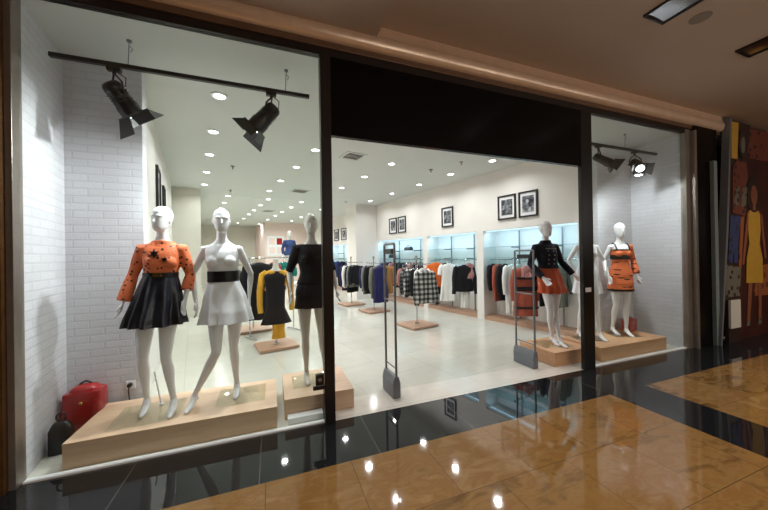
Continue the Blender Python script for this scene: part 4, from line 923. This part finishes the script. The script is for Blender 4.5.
def wx(x, z):      # the screen narrows towards its foot
    lo = itp([(.7, -.10), (2.0, 0), (3.9, .18)], z); hi = itp([(.7, .40), (1.5, .46), (2.6, .62), (3.9, .85)], z)
    ol = itp([(.7, -.05), (2.0, .02), (3.9, .18)], z); oh = itp([(.7, .72), (2.2, .70), (3.9, .90)], z)
    return lo+(hi-lo)*(x-ol)/(oh-ol)
def flat2(name, pts, mat, y=.012): return MB().prism([(wx(x, z), y, z) for x, z in pts], (0, .008, 0)).build(name, mat, t)
flat2('yellow_patch', [(.20, 3.20), (.42, 3.20), (.46, 3.84), (.22, 3.84)], M['p_yellow'])
flat2('figure_head', [(.60+.15*math.cos(a), 3.48+.26*math.sin(a)) for a in [2*PI*k/18 for k in range(18)]], M['p_dark'], .004)
flat2('face_marks', [(.60+.08*math.cos(a), 3.46+.15*math.sin(a)) for a in [2*PI*k/9 for k in range(9)]], M['p_grey'], .002)
flat2('figure_torso', [(.24, 3.05), (.40, 3.18), (.74, 3.16), (.82, 2.95), (.74, 2.20), (.22, 2.25)], M['p_red'], .008)
for x in (.26, .56): flat2('figure_hands', [(x, 2.35), (x+.20, 2.40), (x+.24, 2.72), (x+.06, 2.70)], M['p_grey'], .006)
flat2('blue_legs', [(.14, 2.20), (.56, 2.20), (.50, 1.75), (.52, 1.38), (.34, 1.38), (.32, 1.6), (.26, 1.38), (.06, 1.40)], M['p_blue'], .008)
flat2('orange_strip', [(.56, 2.18), (.70, 2.2), (.70, 1.30), (.56, 1.30)], M['p_orange'], .009)
flat2('patterned_ground', [(-.02, 1.36), (.68, 1.30), (.66, .80), (-.02, .80)], M['p_grey'], .010)
MB().box(.04, .36, .0, .03, .26, .74).build('pale_lower_panel', M['wall_dim'], t)
MB().box(.04, .40, .03, .08, .0, .75).build('panel_foot', M['p_dark'], t)
o = MB().box(7.00, 7.10, 2.84, 2.895, .0, 3.12).build('glass_edge_post', plain('teal grey paint', S(128, 142, 142), .4), bevel=.003); tag(o, 'teal grey vertical post left of the painted screen', 'post')
# CAMERA
yaw, pit, rol = .3553, .0029, -.0159
F0 = Vector((math.sin(yaw), math.cos(yaw), 0)); R0 = Vector((math.cos(yaw), -math.sin(yaw), 0)); U0 = Vector((0, 0, 1))
F = F0*math.cos(pit)+U0*math.sin(pit); U = U0*math.cos(pit)-F0*math.sin(pit)
Rv = R0*math.cos(rol)+U*math.sin(rol); U = U*math.cos(rol)-R0*math.sin(rol)
cam = bpy.data.cameras.new('camera'); co = bpy.data.objects.new('camera', cam); COL.objects.link(co)
co.matrix_world = Matrix(((Rv.x, U.x, -F.x, 0), (Rv.y, U.y, -F.y, 0), (Rv.z, U.z, -F.z, 1.6), (0, 0, 0, 1)))
cam.sensor_width = 36; cam.lens = 36*303.17/768; cam.clip_start = .05
SC.camera = co
# mall lamps: recessed ceiling fixtures in the raised field and warm downlights, plus added fill lights behind the viewer
def mall_light(x, y0, y1, lab):
    t = empty('recessed_ceiling_fixture', lab, 'ceiling light', (x, (y0+y1)/2, 3.93), 0, 'rectangular mall ceiling fixtures')
    h = (y1-y0)/2
    MB().box(-.155, .155, -h-.015, -h, -.02, 0).box(-.155, .155, h, h+.015, -.02, 0).box(-.155, -.14, -h, h, -.02, 0).box(.14, .155, -h, h, -.02, 0).build('rim', M['blackframe'], t)
    q = MB(); q.rings([[Vector((x_, y_, z_)) for x_, z_ in ((-.14, -.008), (-.06, -.002), (0, -.0005), (.06, -.002), (.14, -.008), (.14, 0), (-.14, 0))] for y_ in (-h, h)]); q.build('reflector', M['chrome'], t, smooth=True)
mall_light(3.62, .75, 1.88, 'rectangular silver ceiling fixture of the mall, nearer of the two')
mall_light(5.26, .75, 1.86, 'rectangular silver ceiling fixture of the mall, farther one at the right edge')
t = empty('ceiling_speaker', 'small round grey ceiling speaker between the rectangular mall fixtures', 'speaker', (4.05, 1.72, 3.93)); MB().cyl((0, 0, -.006), (0, 0, 0), .085, 24).build('grille', plain('speaker grille', S(134, 122, 110), .6), t)
for (x, y, z, e) in ((-1.8, .6, 3.78, 60), (.2, .4, 3.78, 60), (2.0, .4, 3.9, 60), (4.4, .3, 3.9, 60), (7.0, .3, 3.9, 50), (0, -3, 3.78, 60), (4, -3, 3.9, 60), (8.3, 1.5, 3.9, 45)):  # unseen mall downlights; the last one is added to brighten the mural
    L = bpy.data.lights.new('mall_lamp', 'AREA'); L.shape = 'DISK'; L.size = .15; L.energy = e*.24; L.spread = math.radians(95); L.color = (1, .91, .80)
    o = bpy.data.objects.new('mall_lamp', L); COL.objects.link(o); o.location = (x, y, z)
for (x, y, z, e) in ((3.2, -3.2, 2.8, 130), (6.4, -3.2, 2.8, 110), (10.0, -3.2, 2.8, 90)):  # large soft point lights added as fill for mannequin fronts, ceiling and fascia
    L = bpy.data.lights.new('mall_fill_light', 'POINT'); L.shadow_soft_size = .9; L.energy = e; L.color = (1, .94, .87)
    o = bpy.data.objects.new('mall_fill_light', L); COL.objects.link(o); o.location = (x, y, z)
w = bpy.data.worlds.new('world'); SC.world = w; w.use_nodes = True
w.node_tree.nodes['Background'].inputs[0].default_value = (1, .90, .82, 1); w.node_tree.nodes['Background'].inputs[1].default_value = .21
SC.view_settings.view_transform = 'Standard'; SC.view_settings.look = 'None'; SC.view_settings.gamma = 1; SC.view_settings.exposure = 0; SC.view_settings.use_curve_mapping = False
